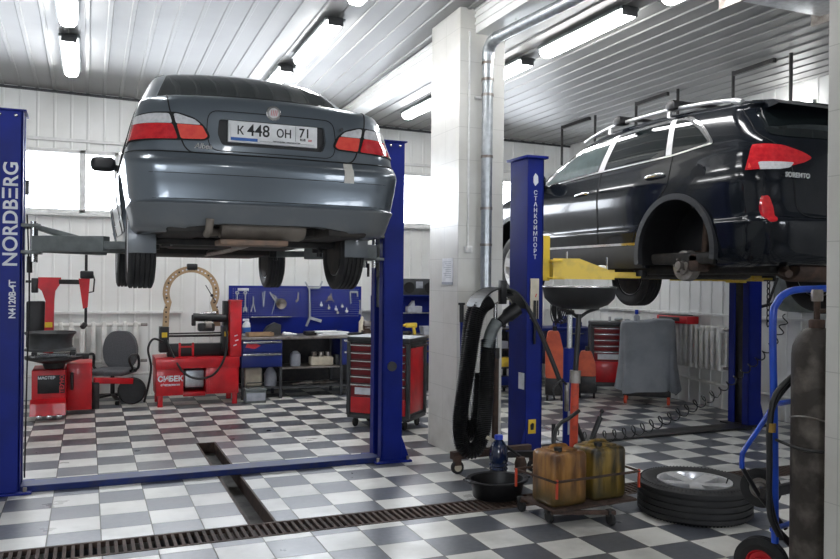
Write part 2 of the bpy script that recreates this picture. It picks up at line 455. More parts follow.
# column, near pillar and the beam that joins them
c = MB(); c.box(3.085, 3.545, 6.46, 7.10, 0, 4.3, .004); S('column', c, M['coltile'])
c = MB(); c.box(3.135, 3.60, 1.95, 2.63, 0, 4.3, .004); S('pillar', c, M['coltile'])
b = MB(); p = [(.01+i*.1, 0) for i in range(0)]
prof = [(3.24, 3.85), (3.24, 4.3), (3.46, 4.3), (3.46, 3.85)]
b.prism(prof, 'y', Y0, 6.458); b.prism(prof, 'y', 7.102, Y1)
for z in (3.92, 3.99, 4.05): b.box(3.228, 3.24, Y0, 6.458, z, z+.03); b.box(3.228, 3.24, 7.102, Y1, z, z+.03)
S('beam', b, M['panel'])
# metal duct crossing the right bay ceiling
t = T('ventilation_duct', 'shiny metal duct crossing the ceiling beside the near pillar', 'duct', (5.5, 4.6, 3.72))
b = MB((5.5, 4.6, 3.72)); b.box(3.75, 7.4, 4.35, 4.78, 3.82, 3.885, .01); b.build('duct_run', M['galv'], t)
for x in (4.6, 5.6, 6.6):
    b = MB((5.5, 4.6, 3.72)); b.box(x-.015, x+.015, 4.33, 4.86, 3.76, 3.895); b.build('duct_flange', M['oldsteel'], t)

# ---------------------------------------------------------------- lamps
LG = 'fluorescent ceiling lamps'
def lamp0():
    t = T('ceiling_lamp', 'x', 'ceiling light', (0, 0, 0), 0, LG)
    b = MB(); b.box(-.10, .10, -.66, .66, -.03, .0, .006); b.build('lamp_body', M['grey'], t)
    for y in (-.672, .655):
        b = MB(); b.box(-.075, .075, y, y+.017, -.08, -.0, .004); b.build('end_cap', M['dgrey'], t)
    b = MB(); pr = [(-.06, 0), (-.06, -.03), (-.045, -.06), (-.02, -.07), (.02, -.07), (.045, -.06), (.06, -.03), (.06, 0)]
    b.prism([(x*1.25, z-.03) for x, z in pr], 'y', -.65, .65); b.build('diffuser', M['lamp'], t, 60)
    return t
lp = [(-.2, 9.45, 'long lit tube lamp left of the grey sedan, the farther one'),
      (-.2, 7.6, 'lit tube lamp left of the grey sedan cut by the top of the picture'),
      (-.2, 5.6, None), 
      (2.12, 7.82, 'long lit tube lamp slanting above the right side of the grey sedan'),
      (2.05, 9.5, 'lit tube lamp just above the roof of the grey sedan, half hidden by it'),
      (2.12, 5.9, 'lit tube lamp above the grey sedan cut by the top edge of the picture'), 
      (4.05, 9.5, 'far lit tube lamp seen just left of the tiled column'),
      (4.17, 6.1, 'big lit tube lamp right of the round pipe in the right bay'),
      (4.17, 7.78, 'lit tube lamp emerging from behind the tiled column on its right'),
      (4.25, 4.4, 'lit tube lamp at the top edge above the black car'), (1.0, .8, None)]
L0 = lamp0(); first = True
for x, y, lab in lp:
    lab = lab or 'unseen tube lamp added on the ribbed ceiling to light the room'  # entries with no label are unseen lamps added for their light
    lz = ceil_z(x, y)-.02
    o = L0 if first else dup(L0, (0, 0, 0)); first = False
    o.location = (x, y, lz); o['label'] = lab
    o.rotation_euler = (math.atan(-.025) if x < 3.3 else 0, 0, 0)
wl = T('wall_reflection', 'small glowing box put in for a bright reflection on the right wall above the roof of the black car', 'glowing box', (7.4, 6.6, 3.6))  # glowing box stands in for a bright reflection, not a fitted lamp
b = MB(); b.box(.0, .045, -.2, .2, -.05, .05, .01); b.build('lamp_body', M['grey'], wl)
b = MB(); b.box(-.05, -.001, -.19, .19, -.045, .045, .015); b.build('diffuser', M['lamp'], wl)

# ---------------------------------------------------------------- camera, world
cam = bpy.data.cameras.new('camera'); co = bpy.data.objects.new('camera', cam); C.objects.link(co)
cam.sensor_width = 36; cam.lens = 36*790/840; cam.clip_start = .05; cam.clip_end = 200
yaw = math.atan(332/790)
co.matrix_world = Matrix.Translation((0, 0, 1.6)) @ Matrix.Rotation(-yaw, 4, 'Z') @ Matrix.Rotation(R(90), 4, 'X') @ Matrix.Rotation(.0105, 4, 'Z')
sc = bpy.context.scene; sc.camera = co
W = bpy.data.worlds.new('sky'); sc.world = W; W.use_nodes = True
bg = W.node_tree.nodes['Background']; bg.inputs[0].default_value = (.92, .96, 1, 1); bg.inputs[1].default_value = 13.0
for (a, b) in wins:      # portals that only guide the sampling of the daylight
    l = bpy.data.lights.new('window_portal', 'AREA'); l.shape = 'RECTANGLE'; l.size = b-a; l.size_y = WZ1-WZ0
    l.cycles.is_portal = True
    o = bpy.data.objects.new('window_portal', l); C.objects.link(o); o.location = ((a+b)/2, Y1+.1, (WZ0+WZ1)/2); o.rotation_euler = (R(-90), 0, 0)
for (a, b) in added_gates:
    l = bpy.data.lights.new('added_gate_portal', 'AREA'); l.shape = 'RECTANGLE'; l.size = b-a; l.size_y = 1.4
    l.cycles.is_portal = True
    o = bpy.data.objects.new('added_gate_portal', l); C.objects.link(o); o.location = ((a+b)/2, Y0-.15, 2.3); o.rotation_euler = (R(90), 0, 0)
sc.view_settings.view_transform = 'Standard'; sc.view_settings.look = 'None'
sc.view_settings.exposure = 0.65; sc.view_settings.gamma = 1; sc.view_settings.use_curve_mapping = False
# ================================================================ CARS
def pch(vals, sub):
    n = len(vals); d = [vals[i+1]-vals[i] for i in range(n-1)]; m = [0]*n
    m[0] = d[0]; m[-1] = d[-1]
    for i in range(1, n-1): m[i] = 0 if d[i-1]*d[i] <= 0 else 2*d[i-1]*d[i]/(d[i-1]+d[i])
    out = []
    for i in range(n-1):
        for k in range(sub):
            t = k/sub; out.append((1+2*t)*(1-t)**2*vals[i]+t*(1-t)**2*m[i]+t*t*(3-2*t)*vals[i+1]+t*t*(t-1)*m[i+1])
    out.append(vals[-1]); return out
def contour(z, yr, yf, w, rr, rf, br, bf, cr, e=0, barrel=.012, tilt=0):
    yr -= e; yf += e; w += e
    rr = min(rr, w*.9); rf = min(rf, w*.9); h = []
    K1, K2, K3 = 8, 9, 26
    ky = .85
    L = yf-yr; ry = min(rr*ky, L*.3); fy = min(rf*ky, L*.3)
    for i in range(K1): x = (w-rr)*i/K1; h.append((x, yr+br*(x/w)**2))
    ye = yr+br*((w-rr)/w)**2
    for i in range(K2): a = PI/2*i/K2; h.append((w-rr+rr*math.sin(a), ye+ry*(1-math.cos(a))))
    yE = yf-bf*((w-rf)/w)**2
    ya, yb = ye+ry, yE-fy
    for i in range(K3+1): t = i/K3; h.append((w+barrel*(1-(2*t-1)**2), ya+(yb-ya)*t))
    for i in range(1, K2+1): a = PI/2*i/K2; h.append((w-rf+rf*math.cos(a), yE-fy+fy*math.sin(a)))
    for i in range(1, K1+1): x = (w-rf)*(1-i/K1); h.append((x, yf-bf*(x/w)**2))
    pts = h + [(-x, y) for x, y in h[-2:0:-1]]
    return [(x, y, z+cr*(1-min(1, (x/w)**2))-tilt*max(0, 1-y/1.5)*min(1, max(0, (z-1.22)/.33))) for x, y in pts]
def carbody(levels, e=0, sub=3, tilt=0):
    cols = [pch([l[i] for l in levels], sub) for i in range(9)]
    mb = MB(); rows = []
    for i in range(len(cols[0])):
        rows.append([mb._v(p) for p in contour(*[c[i] for c in cols], e=e, tilt=tilt)])
    n = len(rows[0])
    for i in range(len(rows)-1):
        for k in range(n):
            mb.bm.faces.new((rows[i][k], rows[i][(k+1) % n], rows[i+1][(k+1) % n], rows[i+1][k]))
    mb.bm.faces.new(rows[0][::-1]); mb.bm.faces.new(rows[-1])
    return mb.mesh('body')
def rpoly(pts, r=.03, n=4):
    """round the corners of a polygon"""
    out = []; N_ = len(pts)
    for i in range(N_):
        p = Vector(pts[i]).to_2d() if len(pts[i]) > 2 else Vector((*pts[i], 0)).to_2d()
        a = Vector(pts[i-1]) ; b = Vector(pts[(i+1) % N_]); a = a.to_2d() if len(a) > 2 else a; b = b.to_2d() if len(b) > 2 else b
        da = (a-p); db = (b-p); ra = min(r, da.length*.45); rb = min(r, db.length*.45)
        A = p+da.normalized()*ra; B = p+db.normalized()*rb
        for k in range(n+1):
            t = k/n; q = A*(1-t)**2 + p*2*t*(1-t) + B*t*t; out.append((q.x, q.y))
    return out
def strip(poly, w, closed=True):
    """closed outline -> list of thin quads (for panel gaps)"""
    out = []; n = len(poly)
    for i in range(n if closed else n-1):
        a = Vector(poly[i]); b = Vector(poly[(i+1) % n]); d = (b-a)
        if d.length < 1e-6: continue
        d.normalize(); nn = Vector((-d.y, d.x))*w/2; a2 = a-d*w*.5; b2 = b+d*w*.5
        out.append([tuple(a2+nn), tuple(b2+nn), tuple(b2-nn), tuple(a2-nn)])
    return out
class Car:
    def __init__(s, t, levels, sub=3, tilt=0): s.t = t; s.lv = levels; s.sub = sub; s.c = {}; s.tilt = tilt
    def base(s, e):
        if e not in s.c: s.c[e] = carbody(s.lv, e, s.sub, s.tilt)
        return s.c[e].copy()
    def feat(s, name, poly, ax, a, b, m, e=.004, parent=None, label=None):
        mb = MB(); mb.prism(poly, ax, a, b)
        me = meshbool(s.base(e), mb.mesh(), 'INTERSECT')
        return put(name, me, m, parent or s.t, 40, label=label)
    def lines(s, name, polys, ax, a, b, m, e=.006, w=.008, closed=True, parent=None):
        """thin dark gap laid on the body surface along each outline"""
        from mathutils.bvhtree import BVHTree
        if 'bvh' not in s.c:
            me = s.base(0); s.c['bvh'] = BVHTree.FromPolygons([v.co[:] for v in me.vertices], [p.vertices[:] for p in me.polygons])
        mb = MB()
        for p in polys:
            q = list(p)+([p[0]] if closed else []); pts = []
            for i in range(len(q)-1):
                A, B = Vector(q[i]), Vector(q[i+1]); n = max(1, int((B-A).length/.02))
                pts += [A.lerp(B, k/n) for k in range(n)]
            pts.append(Vector(q[-1])); run = []; 
            def flush():
                if len(run) > 1: mb.tube(list(run), w*.5, 6, cap=True)
                run.clear()
            for t_ in pts:
                if ax == 'y': org, d = Vector((t_[0], -1, t_[1])), Vector((0, 1, 0))
                else:
                    sg = 1 if a+b > 0 else -1; org, d = Vector((sg*2, t_[0], t_[1])), Vector((-sg, 0, 0))
                h = s.c['bvh'].ray_cast(org, d)
                if h[0] is None: flush(); continue
                lim = (a <= h[0].y <= b) if ax == 'y' else (min(a, b) <= h[0].x <= max(a, b))
                if not lim or (run and (h[0]-run[-1]).length > .12): flush()
                if lim: run.append(h[0]+h[1]*(e-w*.3))
            flush()
        return mb.build(name, m, parent or s.t, 40)
def tyre_mesh(r, w, rimr, grooves=4, seg=56, ax='x', tread=False):
    """tyre cross-section lathed round ax"""
    h = w/2; p = [(rimr, -h*.72), (rimr+.012, -h*.86), ((r+rimr)/2, -h), (r-.035, -h*.98), (r-.012, -h*.88)]
    gw = w*1.5/(grooves*2+1) if grooves else 0
    n = grooves*2+1; a = -h*.80
    st = h*1.6/n
    for i in range(n):
        x0 = a+i*st; x1 = x0+st; rr = r if i % 2 == 0 else r-.012
        if i % 2 == 0: p += [(rr-.001*abs(x0)/h, x0-st*.18 if i else x0), (rr-.001, x1+st*.18 if i < n-1 else x1)]
        else: p += [(rr, x0+st*.28), (rr, x1-st*.28)]
    p += [(r-.012, h*.88), (r-.035, h*.98), ((r+rimr)/2, h), (rimr+.012, h*.86), (rimr, h*.72)]
    mb = MB(); mb.lathe(p, (0, 0, 0), ax, seg, close='loop')
    if tread:
        for k in range(90):
            a = 2*PI*k/90
            for s_ in (-1, 1):
                c = Vector((math.cos(a), math.sin(a), 0)); d = Vector((-math.sin(a), math.cos(a), 0))
                q = c*(r-.010)
                if ax == 'z': mb.bar(q+Vector((0, 0, s_*h*.80)), q+Vector((0, 0, s_*h*.97))-c*.02, .009, .01)
    return mb.mesh('tyre')
def rim_mb(mb, rimr, w, ax='x', spokes=5, depth=.02, side=-1, sw=.07):
    """barrel, spokes and hub; 'side' is the outer face direction on ax"""
    h = w/2
    mb.lathe([(rimr+.008, side*h*.9), (rimr-.008, side*h*.88), (rimr-.022, side*h*.5), (rimr-.03, -side*h*.7), (rimr+.0, -side*h*.8), (rimr-.005, 0)], (0, 0, 0), ax, 48, close='loop')
    hf = side*(h*.86-depth)
    mb.lathe([(.001, hf), (.055, hf), (.07, hf-side*.02), (.07, hf-side*.05), (.001, hf-side*.05)], (0, 0, 0), ax, 24)
    for k in range(spokes):
        a = 2*PI*k/spokes+PI/2
        for off in (-.0,):
            c, s_ = math.cos(a), math.sin(a); tx, ty = -s_, c
            def P(r_, t_, h_):
                u, v = c*r_+tx*t_, s_*r_+ty*t_
                return {'x': (h_, u, v), 'z': (u, v, h_), 'y': (v, h_, u)}[ax]
            r0, r1 = .04, rimr-.012
            w0, w1 = sw*.45, sw*.62
            vs = [mb._v(P(r0, -w0, hf)), mb._v(P(r0, w0, hf)), mb._v(P(r1, w1, side*h*.84)), mb._v(P(r1, -w1, side*h*.84)),
                  mb._v(P(r0, -w0, hf-side*.04)), mb._v(P(r0, w0, hf-side*.04)), mb._v(P(r1, w1*.8, side*h*.84-side*.045)), mb._v(P(r1, -w1*.8, side*h*.84-side*.045))]
            for q in ((0, 1, 2, 3), (7, 6, 5, 4), (0, 4, 5, 1), (1, 5, 6, 2), (2, 6, 7, 3), (3, 7, 4, 0)): mb.bm.faces.new([vs[i] for i in q])
    return mb

# ---------------------------------------------------------------- grey sedan
FX, FY, FZ = 1.04, 4.74, 1.685
sed = T('car', 'grey four-door sedan seen from behind, raised on the blue two-post lift', 'car', (FX, FY, FZ))
#        z    yr    yf    w     rr   rf   br   bf   crown
FL = [(.185, .12, 4.06, .755, .22, .30, .05, .12, 0),
      (.215, .075, 4.09, .785, .22, .30, .05, .12, 0),
      (.27, .045, 4.12, .795, .22, .30, .05, .12, 0),
      (.325, .018, 4.14, .808, .22, .30, .055, .12, 0),
      (.345, .008, 4.15, .814, .22, .30, .055, .12, 0),
      (.362, .022, 4.15, .812, .22, .30, .055, .12, 0),
      (.45, .014, 4.16, .828, .22, .30, .06, .12, 0),
      (.53, .002, 4.16, .838, .22, .30, .06, .12, 0),
      (.565, .0, 4.15, .842, .22, .30, .06, .12, 0),
      (.595, .010, 4.13, .844, .22, .30, .06, .12, 0),
      (.612, .030, 4.11, .847, .22, .30, .06, .12, 0),
      (.65, .048, 4.08, .842, .24, .32, .065, .14, 0),
      (.70, .055, 4.05, .830, .22, .32, .065, .14, 0),
      (.80, .075, 3.86, .808, .26, .34, .07, .16, .0),
      (.90, .092, 3.56, .785, .28, .34, .075, .18, .006),
      (.96, .108, 3.28, .768, .28, .34, .08, .20, .012),
      (.985, .128, 3.15, .760, .28, .34, .085, .20, .018),
      (.998, .17, 3.05, .752, .26, .34, .085, .2, .026),
      (1.010, .34, 2.98, .748, .16, .3, .05, .2, .030),
      (1.022, .56, 2.93, .754, .10, .28, .04, .2, .030),
      (1.10, .70, 2.77, .722, .12, .28, .06, .2, .030),
      (1.20, .85, 2.60, .682, .14, .26, .07, .2, .030),
      (1.30, 1.02, 2.42, .640, .16, .24, .07, .18, .030),
      (1.37, 1.19, 2.26, .600, .18, .22, .07, .14, .030),
      (1.41, 1.36, 2.12, .550, .20, .22, .06, .1, .030),
      (1.43, 1.52, 2.0, .48, .22, .22, .05, .1, .030),
      (1.445, 1.66, 1.9, .40, .2, .2, .02, .05, .020)]
fc = Car(sed, FL)
body = fc.base(0)
cut = MB()
AXR, AXF, TRK = .93, 3.37, .715
for y in (AXR, AXF):
    for s_ in (-1, 1): cut.cyl((s_*.56, y, .27), (s_*1.0, y, .27), .335, 40)
    cut.box(-.60, .60, y-.33, y+.33, -.2, .40)
body = meshbool(body, cut.mesh(), selfi=True)
cv = carbody([(-.2, .20, 4.0, .68, .2, .25, .05, .12, 0), (.30, .20, 4.0, .68, .2, .25, .05, .12, 0), (.36, .2, 3.9, .70, .2, .25, .05, .12, 0)], 0, 1)
body = meshbool(body, cv)
# arched cut-out in the middle of the rear valance
v = MB(); v.prism([(-.66, .0), (-.62, .10), (-.57, .17), (-.50, .212), (-.3, .236), (.3, .236), (.48, .212), (.55, .17), (.60, .10), (.64, 0)], 'y', -.2, .5)
body = meshbool(body, v.mesh())
# number-plate recess in the boot lid
v = MB(); v.prism(rpoly([(-.31, .705), (.31, .705), (.335, .77), (.325, .865), (-.325, .865), (-.335, .77)], .02), 'y', -.2, .125)
body = meshbool(body, v.mesh())
put('body', body, M['fiat'], sed, 40)
# bumper skin: a second shell proud of the body
bm_ = MB(); bm_.box(-1, 1, -.2, .58, .10, .642)
bp = meshbool(fc.base(.007), bm_.mesh(), 'INTERSECT')
v = MB(); v.prism([(-.66, -.1), (-.66, .0), (-.62, .10), (-.57, .17), (-.50, .212), (-.3, .236), (.3, .236), (.48, .212), (.55, .17), (.60, .10), (.64, 0), (.64, -.1)], 'y', -.3, .8)
bp = meshbool(bp, v.mesh())
bp = meshbool(bp, carbody([(-.2, .19, 4.0, .69, .2, .25, .05, .12, 0), (.10, .17, 4.0, .70, .2, .25, .05, .12, 0), (.30, .06, 4.0, .78, .2, .25, .05, .12, 0), (.5, .045, 3.9, .79, .2, .25, .05, .12, 0), (.58, .06, 3.9, .79, .2, .25, .05, .12, 0)], 0, 1))
for_ = MB(); for_.cyl((-1, AXR, .27), (1, AXR, .27), .345, 40)
bp = meshbool(bp, for_.mesh())
bump_ = put('rear_bumper', bp, M['fiat'], sed, 40)
# lower valance is dusty: a distinct moulding
lv = MB(); lv.box(-1, 1, -.2, .50, .10, .352)
vp = meshbool(fc.base(.010), lv.mesh(), 'INTERSECT')
v = MB(); v.prism([(-.66, -.1), (-.66, .0), (-.62, .10), (-.57, .17), (-.50, .212), (-.3, .236), (.3, .236), (.48, .212), (.55, .17), (.60, .10), (.64, 0), (.64, -.1)], 'y', -.3, .8)
vp = meshbool(vp, v.mesh())
vp = meshbool(vp, carbody([(-.2, .19, 4.0, .69, .2, .25, .05, .12, 0), (.10, .17, 4.0, .70, .2, .25, .05, .12, 0), (.30, .06, 4.0, .78, .2, .25, .05, .12, 0), (.5, .045, 3.9, .79, .2, .25, .05, .12, 0)], 0, 1))
put('bumper_valance', vp, M['fiat_low'], bump_, 40)
# seam lines of the boot lid and the bumper's rubbing strip groove
lid = [(-.62, 1.02), (-.605, .90), (-.555, .76), (-.525, .68), (-.49, .648), (.49, .648), (.525, .68), (.555, .76), (.605, .90), (.62, 1.02)]
fc.lines('boot_lid_seam', [rpoly(lid, .03)], 'y', -.1, .5, M['gap'], .0035, .009, closed=True)
fc.lines('bumper_seam', [[(-.9, .648), (.9, .648)]], 'y', -.2, .62, M['gap'], .006, .007, closed=False)
fc.lines('bumper_groove', [[(-.74, .520), (.74, .520)], [(-.74, .372), (.74, .372)]], 'y', -.2, .12, M['gap'], .0085, .004, closed=False)
# plate recess ring
fc.lines('plate_surround', [rpoly([(-.375, .668), (.375, .668), (.40, .77), (.385, .915), (-.385, .915), (-.40, .77)], .06, 5)], 'y', -.1, .16, M['gap'], .0035, .005)
rc = MB(); rc.box(-.335, .335, .118, .124, .705, .87); rc.build('plate_recess', M['black'], sed, 0)
pl = MB(); pl.box(-.262, .262, .085, .093, .765, .88, .002); pl.box(-.275, .275, .093, .119, .755, .885, .003, mi=1)
pl = pl.build('number_plate', [M['plate'], M['black']], sed, 0); pl.location = (.005, 0, -.022)
b = MB(); b.box(-.262, -.10, .0835, .085, .765, .783); b.build('plate_frame_strip', M['inkblue'], pl, 0)
for tx, sz, x, z in (('К', .070, -.205, .824), ('448', .100, -.095, .829), ('ОН', .070, .062, .824), ('71', .080, .192, .836)):
    text('plate_letters', tx, sz, M['ink'], pl, (x, .0835, z), bold=.0011, xs=.92)
text('plate_region', 'RUS', .02, M['ink'], pl, (.18, .0835, .797), bold=.0008)
b = MB(); b.box(.214, .238, .0830, .0845, .790, .794); b.box(.214, .238, .0830, .0845, .798, .802, mi=1); b.build('plate_flag', [M['inkred'], M['inkblue']], pl, 0)
b = MB(); b.box(.134, .136, .0830, .0845, .785, .878); b.box(-.088, .25, .0832, .0846, .770, .7712)
b.build('plate_rule', M['ink'], pl, 0)
text('plate_frame_text', 'автосервис шиномонтаж', .014, M['ink'], pl, (.08, .083, .7745), bold=.0003)
# tail lights
for s_, nm in ((-1, 1), (1, 1)):
    P_ = [(.95, .700), (.95, .86), (.70, .890), (.56, .890), (.46, .86), (.40, .805), (.375, .745), (.41, .724), (.60, .718)]
    P_ = rpoly([(s_*x, z) for x, z in P_], .03)
    tl = fc.feat('tail_light', P_, 'y', -.1, .40, M['gap'], .0045)
    q = [(.93, .712), (.93, .818), (.592, .818), (.562, .727)]
    fc.feat('red_lens', rpoly([(s_*x, z) for x, z in q], .015), 'y', -.1, .385, M['redlens'], .0075, tl)
    q = [(.93, .820), (.93, .857), (.70, .881), (.608, .880), (.592, .820)]
    fc.feat('clear_lens', rpoly([(s_*x, z) for x, z in q], .015), 'y', -.1, .385, M['clearlens'], .0075, tl)
    q = [(.572, .820), (.585, .880), (.56, .880), (.465, .850), (.430, .820)]
    fc.feat('clear_lens', rpoly([(s_*x, z) for x, z in q], .012), 'y', -.1, .3, M['clearlens'], .0075, tl)
    fc.feat('bright_lens', rpoly([(s_*x, z) for x, z in ([(.545, .728), (.568, .818), (.425, .816), (.392, .750), (.415, .733)])], .012), 'y', -.1, .3, M['redlens2'], .0085, tl)
# rear window, side windows
def deckpoly(z0, z1, w0, w1): return [(-w0, z0), (w0, z0), (w1, z1), (-w1, z1)]
fc.feat('rear_window', rpoly(deckpoly(1.045, 1.395, .66, .52), .05), 'y', .5, 1.32, M['cglass'], .004)
fc.feat('windscreen', rpoly(deckpoly(1.045, 1.395, .66, .52), .05), 'y', 2.3, 3.1, M['cglass'], .004)
for s_ in (-1, 1):
    for q in ([(1.02, 1.03), (1.62, 1.03), (1.62, 1.37), (1.33, 1.36)], [(1.70, 1.03), (2.72, 1.03), (2.25, 1.37), (1.70, 1.37)]):
        fc.feat('side_window', rpoly(q, .03), 'x', *sorted((s_*.5, s_*.9)), M['cglass'], .004)
    fc.lines('door_seam', [rpoly([(1.05, .62), (1.02, .99), (1.34, 1.40), (1.66, 1.41), (1.66, .24), (1.32, .24)], .05), rpoly([(1.67, .24), (1.67, 1.41), (2.25, 1.40), (2.78, .98), (2.78, .26)], .05)], 'x', *sorted((s_*.5, s_*.95)), M['gap'], .004, .008)
# emblem, keyhole, badge, tape
e_ = MB(); e_.lathe([(.001, .075), (.040, .075), (.046, .08), (.046, .10), (.001, .10)], (0, 0, .925), 'y', 28); em = e_.build('emblem', M['chrome'], sed)
e_ = MB(); e_.lathe([(.001, .0735), (.031, .0735), (.031, .077), (.001, .077)], (0, 0, .925), 'y', 24); e_.build('emblem_face', M['alloy'], em)
for dz in (0,):
    e_ = MB()
    for k in range(-2, 2): e_.bar((k*.011+.0045, .0725, .908), (k*.011+.010, .0725, .942), .003, .003)
    e_.build('emblem_bars', M['inkred'], em, 0)
e_ = MB(); e_.lathe([(.001, .085), (.011, .085), (.011, .10), (.001, .10)], (.435, -.01, .862), 'y', 14); e_.build('boot_lock', M['dgrey'], sed)
text('badge', 'Albea', .044, M['chrome'], sed, (-.42, .062, .688), bold=.0008, extrude=.004, shear=.2)
fc.feat('masking_tape', [(.435, .515), (.50, .515), (.498, .642), (.44, .642)], 'y', -.1, .13, M['tape'], .0105, None, 'pale masking tape strip')
# mirrors
for s_ in (-1, 1):
    e_ = MB(); e_.box(s_*.93-.10, s_*.93+.10, 2.45, 2.55, .805, .93, .045, seg=4); e_.bar((s_*.78, 2.55, .84), (s_*.88, 2.52, .85), .05, .05)
    e_.build('door_mirror', M['black'], sed, 60)
# underside
u = MB(); u.box(-.71, .71, .42, 3.7, .19, .30, .02); u.box(-.64, .64, .07, .40, .33, .40, .02); u.box(-.62, -.36, .1, 3.6, .18, .25, .02); u.box(.36, .62, .1, 3.6, .18, .25, .02)
u.box(-.6, .6, 2.8, 3.9, .12, .24, .04); u.box(-.50, .50, 1.35, 1.9, .14, .26, .05)
u.build('floor_pan', M['under'], sed)
u = MB(); u.cyl((-.66, AXR+.02, .17), (.66, AXR+.02, .17), .035); 
for s_ in (-1, 1): u.bar((s_*.55, AXR, .16), (s_*.42, AXR+.55, .22), .06, .07); u.cyl((s_*.50, AXR+.05, .16), (s_*.48, AXR, .45), .028)
for s_ in (-1, 1):
    u.tube([(s_*.40+.05*math.cos(k*.5), AXR+.15+.05*math.sin(k*.5), .19+.0035*k) for k in range(60)], .007, 6)
u.build('rear_axle', M['blackm'], sed)
u = MB(); u.lathe([(.02, -.27), (.10, -.265), (.115, -.24), (.115, .24), (.10, .265), (.02, .27)], (-.02, .30, .235), 'x', 28, sy=.72)
mf = u.build('exhaust_silencer', M['muffler'], sed)
u = MB(); u.box(-.30, .12, .16, .40, .115, .15, .008, Matrix.Rotation(R(0), 3, 'X')); u.build('heat_shield', M['muffrust'], mf)
u = MB(); u.tube(smoothpath([(-.29, .30, .20), (-.36, .24, .19), (-.385, .13, .175), (-.385, .05, .19), (-.38, .03, .26)], 5), .024, 12); u.build('tail_pipe', M['muffler'], mf)
u = MB(); u.tube(smoothpath([(.2, .40, .20), (.1, .8, .19), (.0, 1.2, .15), (0, 2.0, .14), (.0, 3.0, .14)], 6), .028, 10); u.build('exhaust_pipe', M['oldsteel'], sed)
for s_ in (-1, 1):
    u = MB(); u.box(s_*.715-.095, s_*.715+.075, .575, .587, .065, .27, .004); u.build('mud_flap', M['fiat_low'], sed)
def sedan_wheel(x, y, z, rot=0):
    o = put('wheel', tyre_mesh(.285, .175, .185, 4), M['rubber'], sed, 30, loc=(x, y, z)); o.rotation_euler = (0, 0, rot)
    r_ = MB(); rim_mb(r_, .185, .175, 'x', 8, .03, 1 if x > 0 else -1, .05); r_.cyl((-.05, 0, 0), (.05, 0, 0), .11)
    r_.build('rim', M['alloy'], o); r_ = MB(); sx_ = -1 if x > 0 else 1; r_.cyl((sx_*.06, 0, 0), (sx_*.075, 0, 0), .178, 28); r_.build('brake_shield', M['under'], o)
for x, y, z in ((-TRK, AXR, .12), (TRK, AXR, .12), (-TRK+.01, AXF, .10), (TRK-.01, AXF, .10)): sedan_wheel(x, y, z)
for y in (AXR, AXF):
    for s_ in (-1, 1):
        u = MB(); u.prism([(y+.34*math.cos(R(a)), .25+.34*math.sin(R(a))) for a in range(0, 181, 12)], 'x', s_*.50, s_*.51); u.build('wheel_well', M['under'], sed)

# ---------------------------------------------------------------- black suv
SX, SY, SZ = 5.40, 4.21, 1.45
suv = T('car', 'black sport utility car with a missing rear wheel, raised on the yellow-armed lift', 'car', (SX, SY, SZ))
SL = [(.27, .16, 4.50, .86, .28, .35, .06, .16, 0),
      (.31, .07, 4.56, .885, .28, .35, .06, .16, 0),
      (.40, .025, 4.60, .905, .28, .35, .06, .16, 0),
      (.52, .005, 4.64, .920, .28, .35, .07, .16, 0),
      (.60, .0, 4.66, .928, .28, .35, .07, .16, 0),
      (.625, .012, 4.66, .925, .28, .35, .07, .16, 0),
      (.65, .040, 4.65, .922, .28, .35, .07, .16, 0),
      (.78, .055, 4.62, .930, .28, .35, .08, .18, 0),
      (.90, .06, 4.56, .936, .28, .36, .08, .2, 0),
      (.99, .07, 4.45, .930, .28, .36, .085, .22, 0),
      (1.05, .08, 4.28, .918, .28, .36, .09, .24, .01),
      (1.10, .09, 4.05, .906, .28, .36, .09, .24, .02),
      (1.14, .10, 3.78, .897, .27, .36, .09, .24, .03),
      (1.17, .11, 3.52, .888, .27, .36, .09, .22, .03),
      (1.20, .12, 3.44, .878, .26, .34, .09, .22, .03),
      (1.26, .15, 3.34, .862, .25, .32, .09, .2, .03),
      (1.34, .20, 3.16, .836, .24, .30, .09, .2, .03),
      (1.42, .26, 2.97, .808, .22, .28, .09, .2, .03),
      (1.50, .33, 2.76, .776, .20, .26, .09, .18, .03),
      (1.555, .36, 2.58, .745, .18, .24, .08, .16, .03),
      (1.59, .33, 2.44, .715, .16, .22, .07, .14, .03),
      (1.615, .36, 2.32, .68, .16, .2, .06, .1, .03),
      (1.635, .52, 2.2, .62, .16, .2, .06, .1, .03),
      (1.645, .8, 2.05, .54, .16, .2, .04, .1, .03),
      (1.655, 1.1, 1.9, .42, .16, .2, .02, .1, .025)]
sv = Car(suv, SL, tilt=.075)
SAR, SAF, STK = 1.01, 3.70, .80
body = sv.base(0)
cut = MB()
for y in (SAR, SAF):
    for s_ in (-1, 1): cut.cyl((s_*.55, y, .40), (s_*1.1, y, .40), .443, 48)
    cut.box(-.60, .60, y-.35, y+.35, -.2, .45)
body = meshbool(body, cut.mesh(), selfi=True)
body = meshbool(body, carbody([(-.2, .14, 4.4, .80, .2, .25, .05, .12, 0), (.36, .14, 4.4, .82, .2, .25, .05, .12, 0), (.42, .2, 4.3, .8, .2, .25, .05, .12, 0)], 0, 1))
put('body', body, M['suv'], suv, 40)
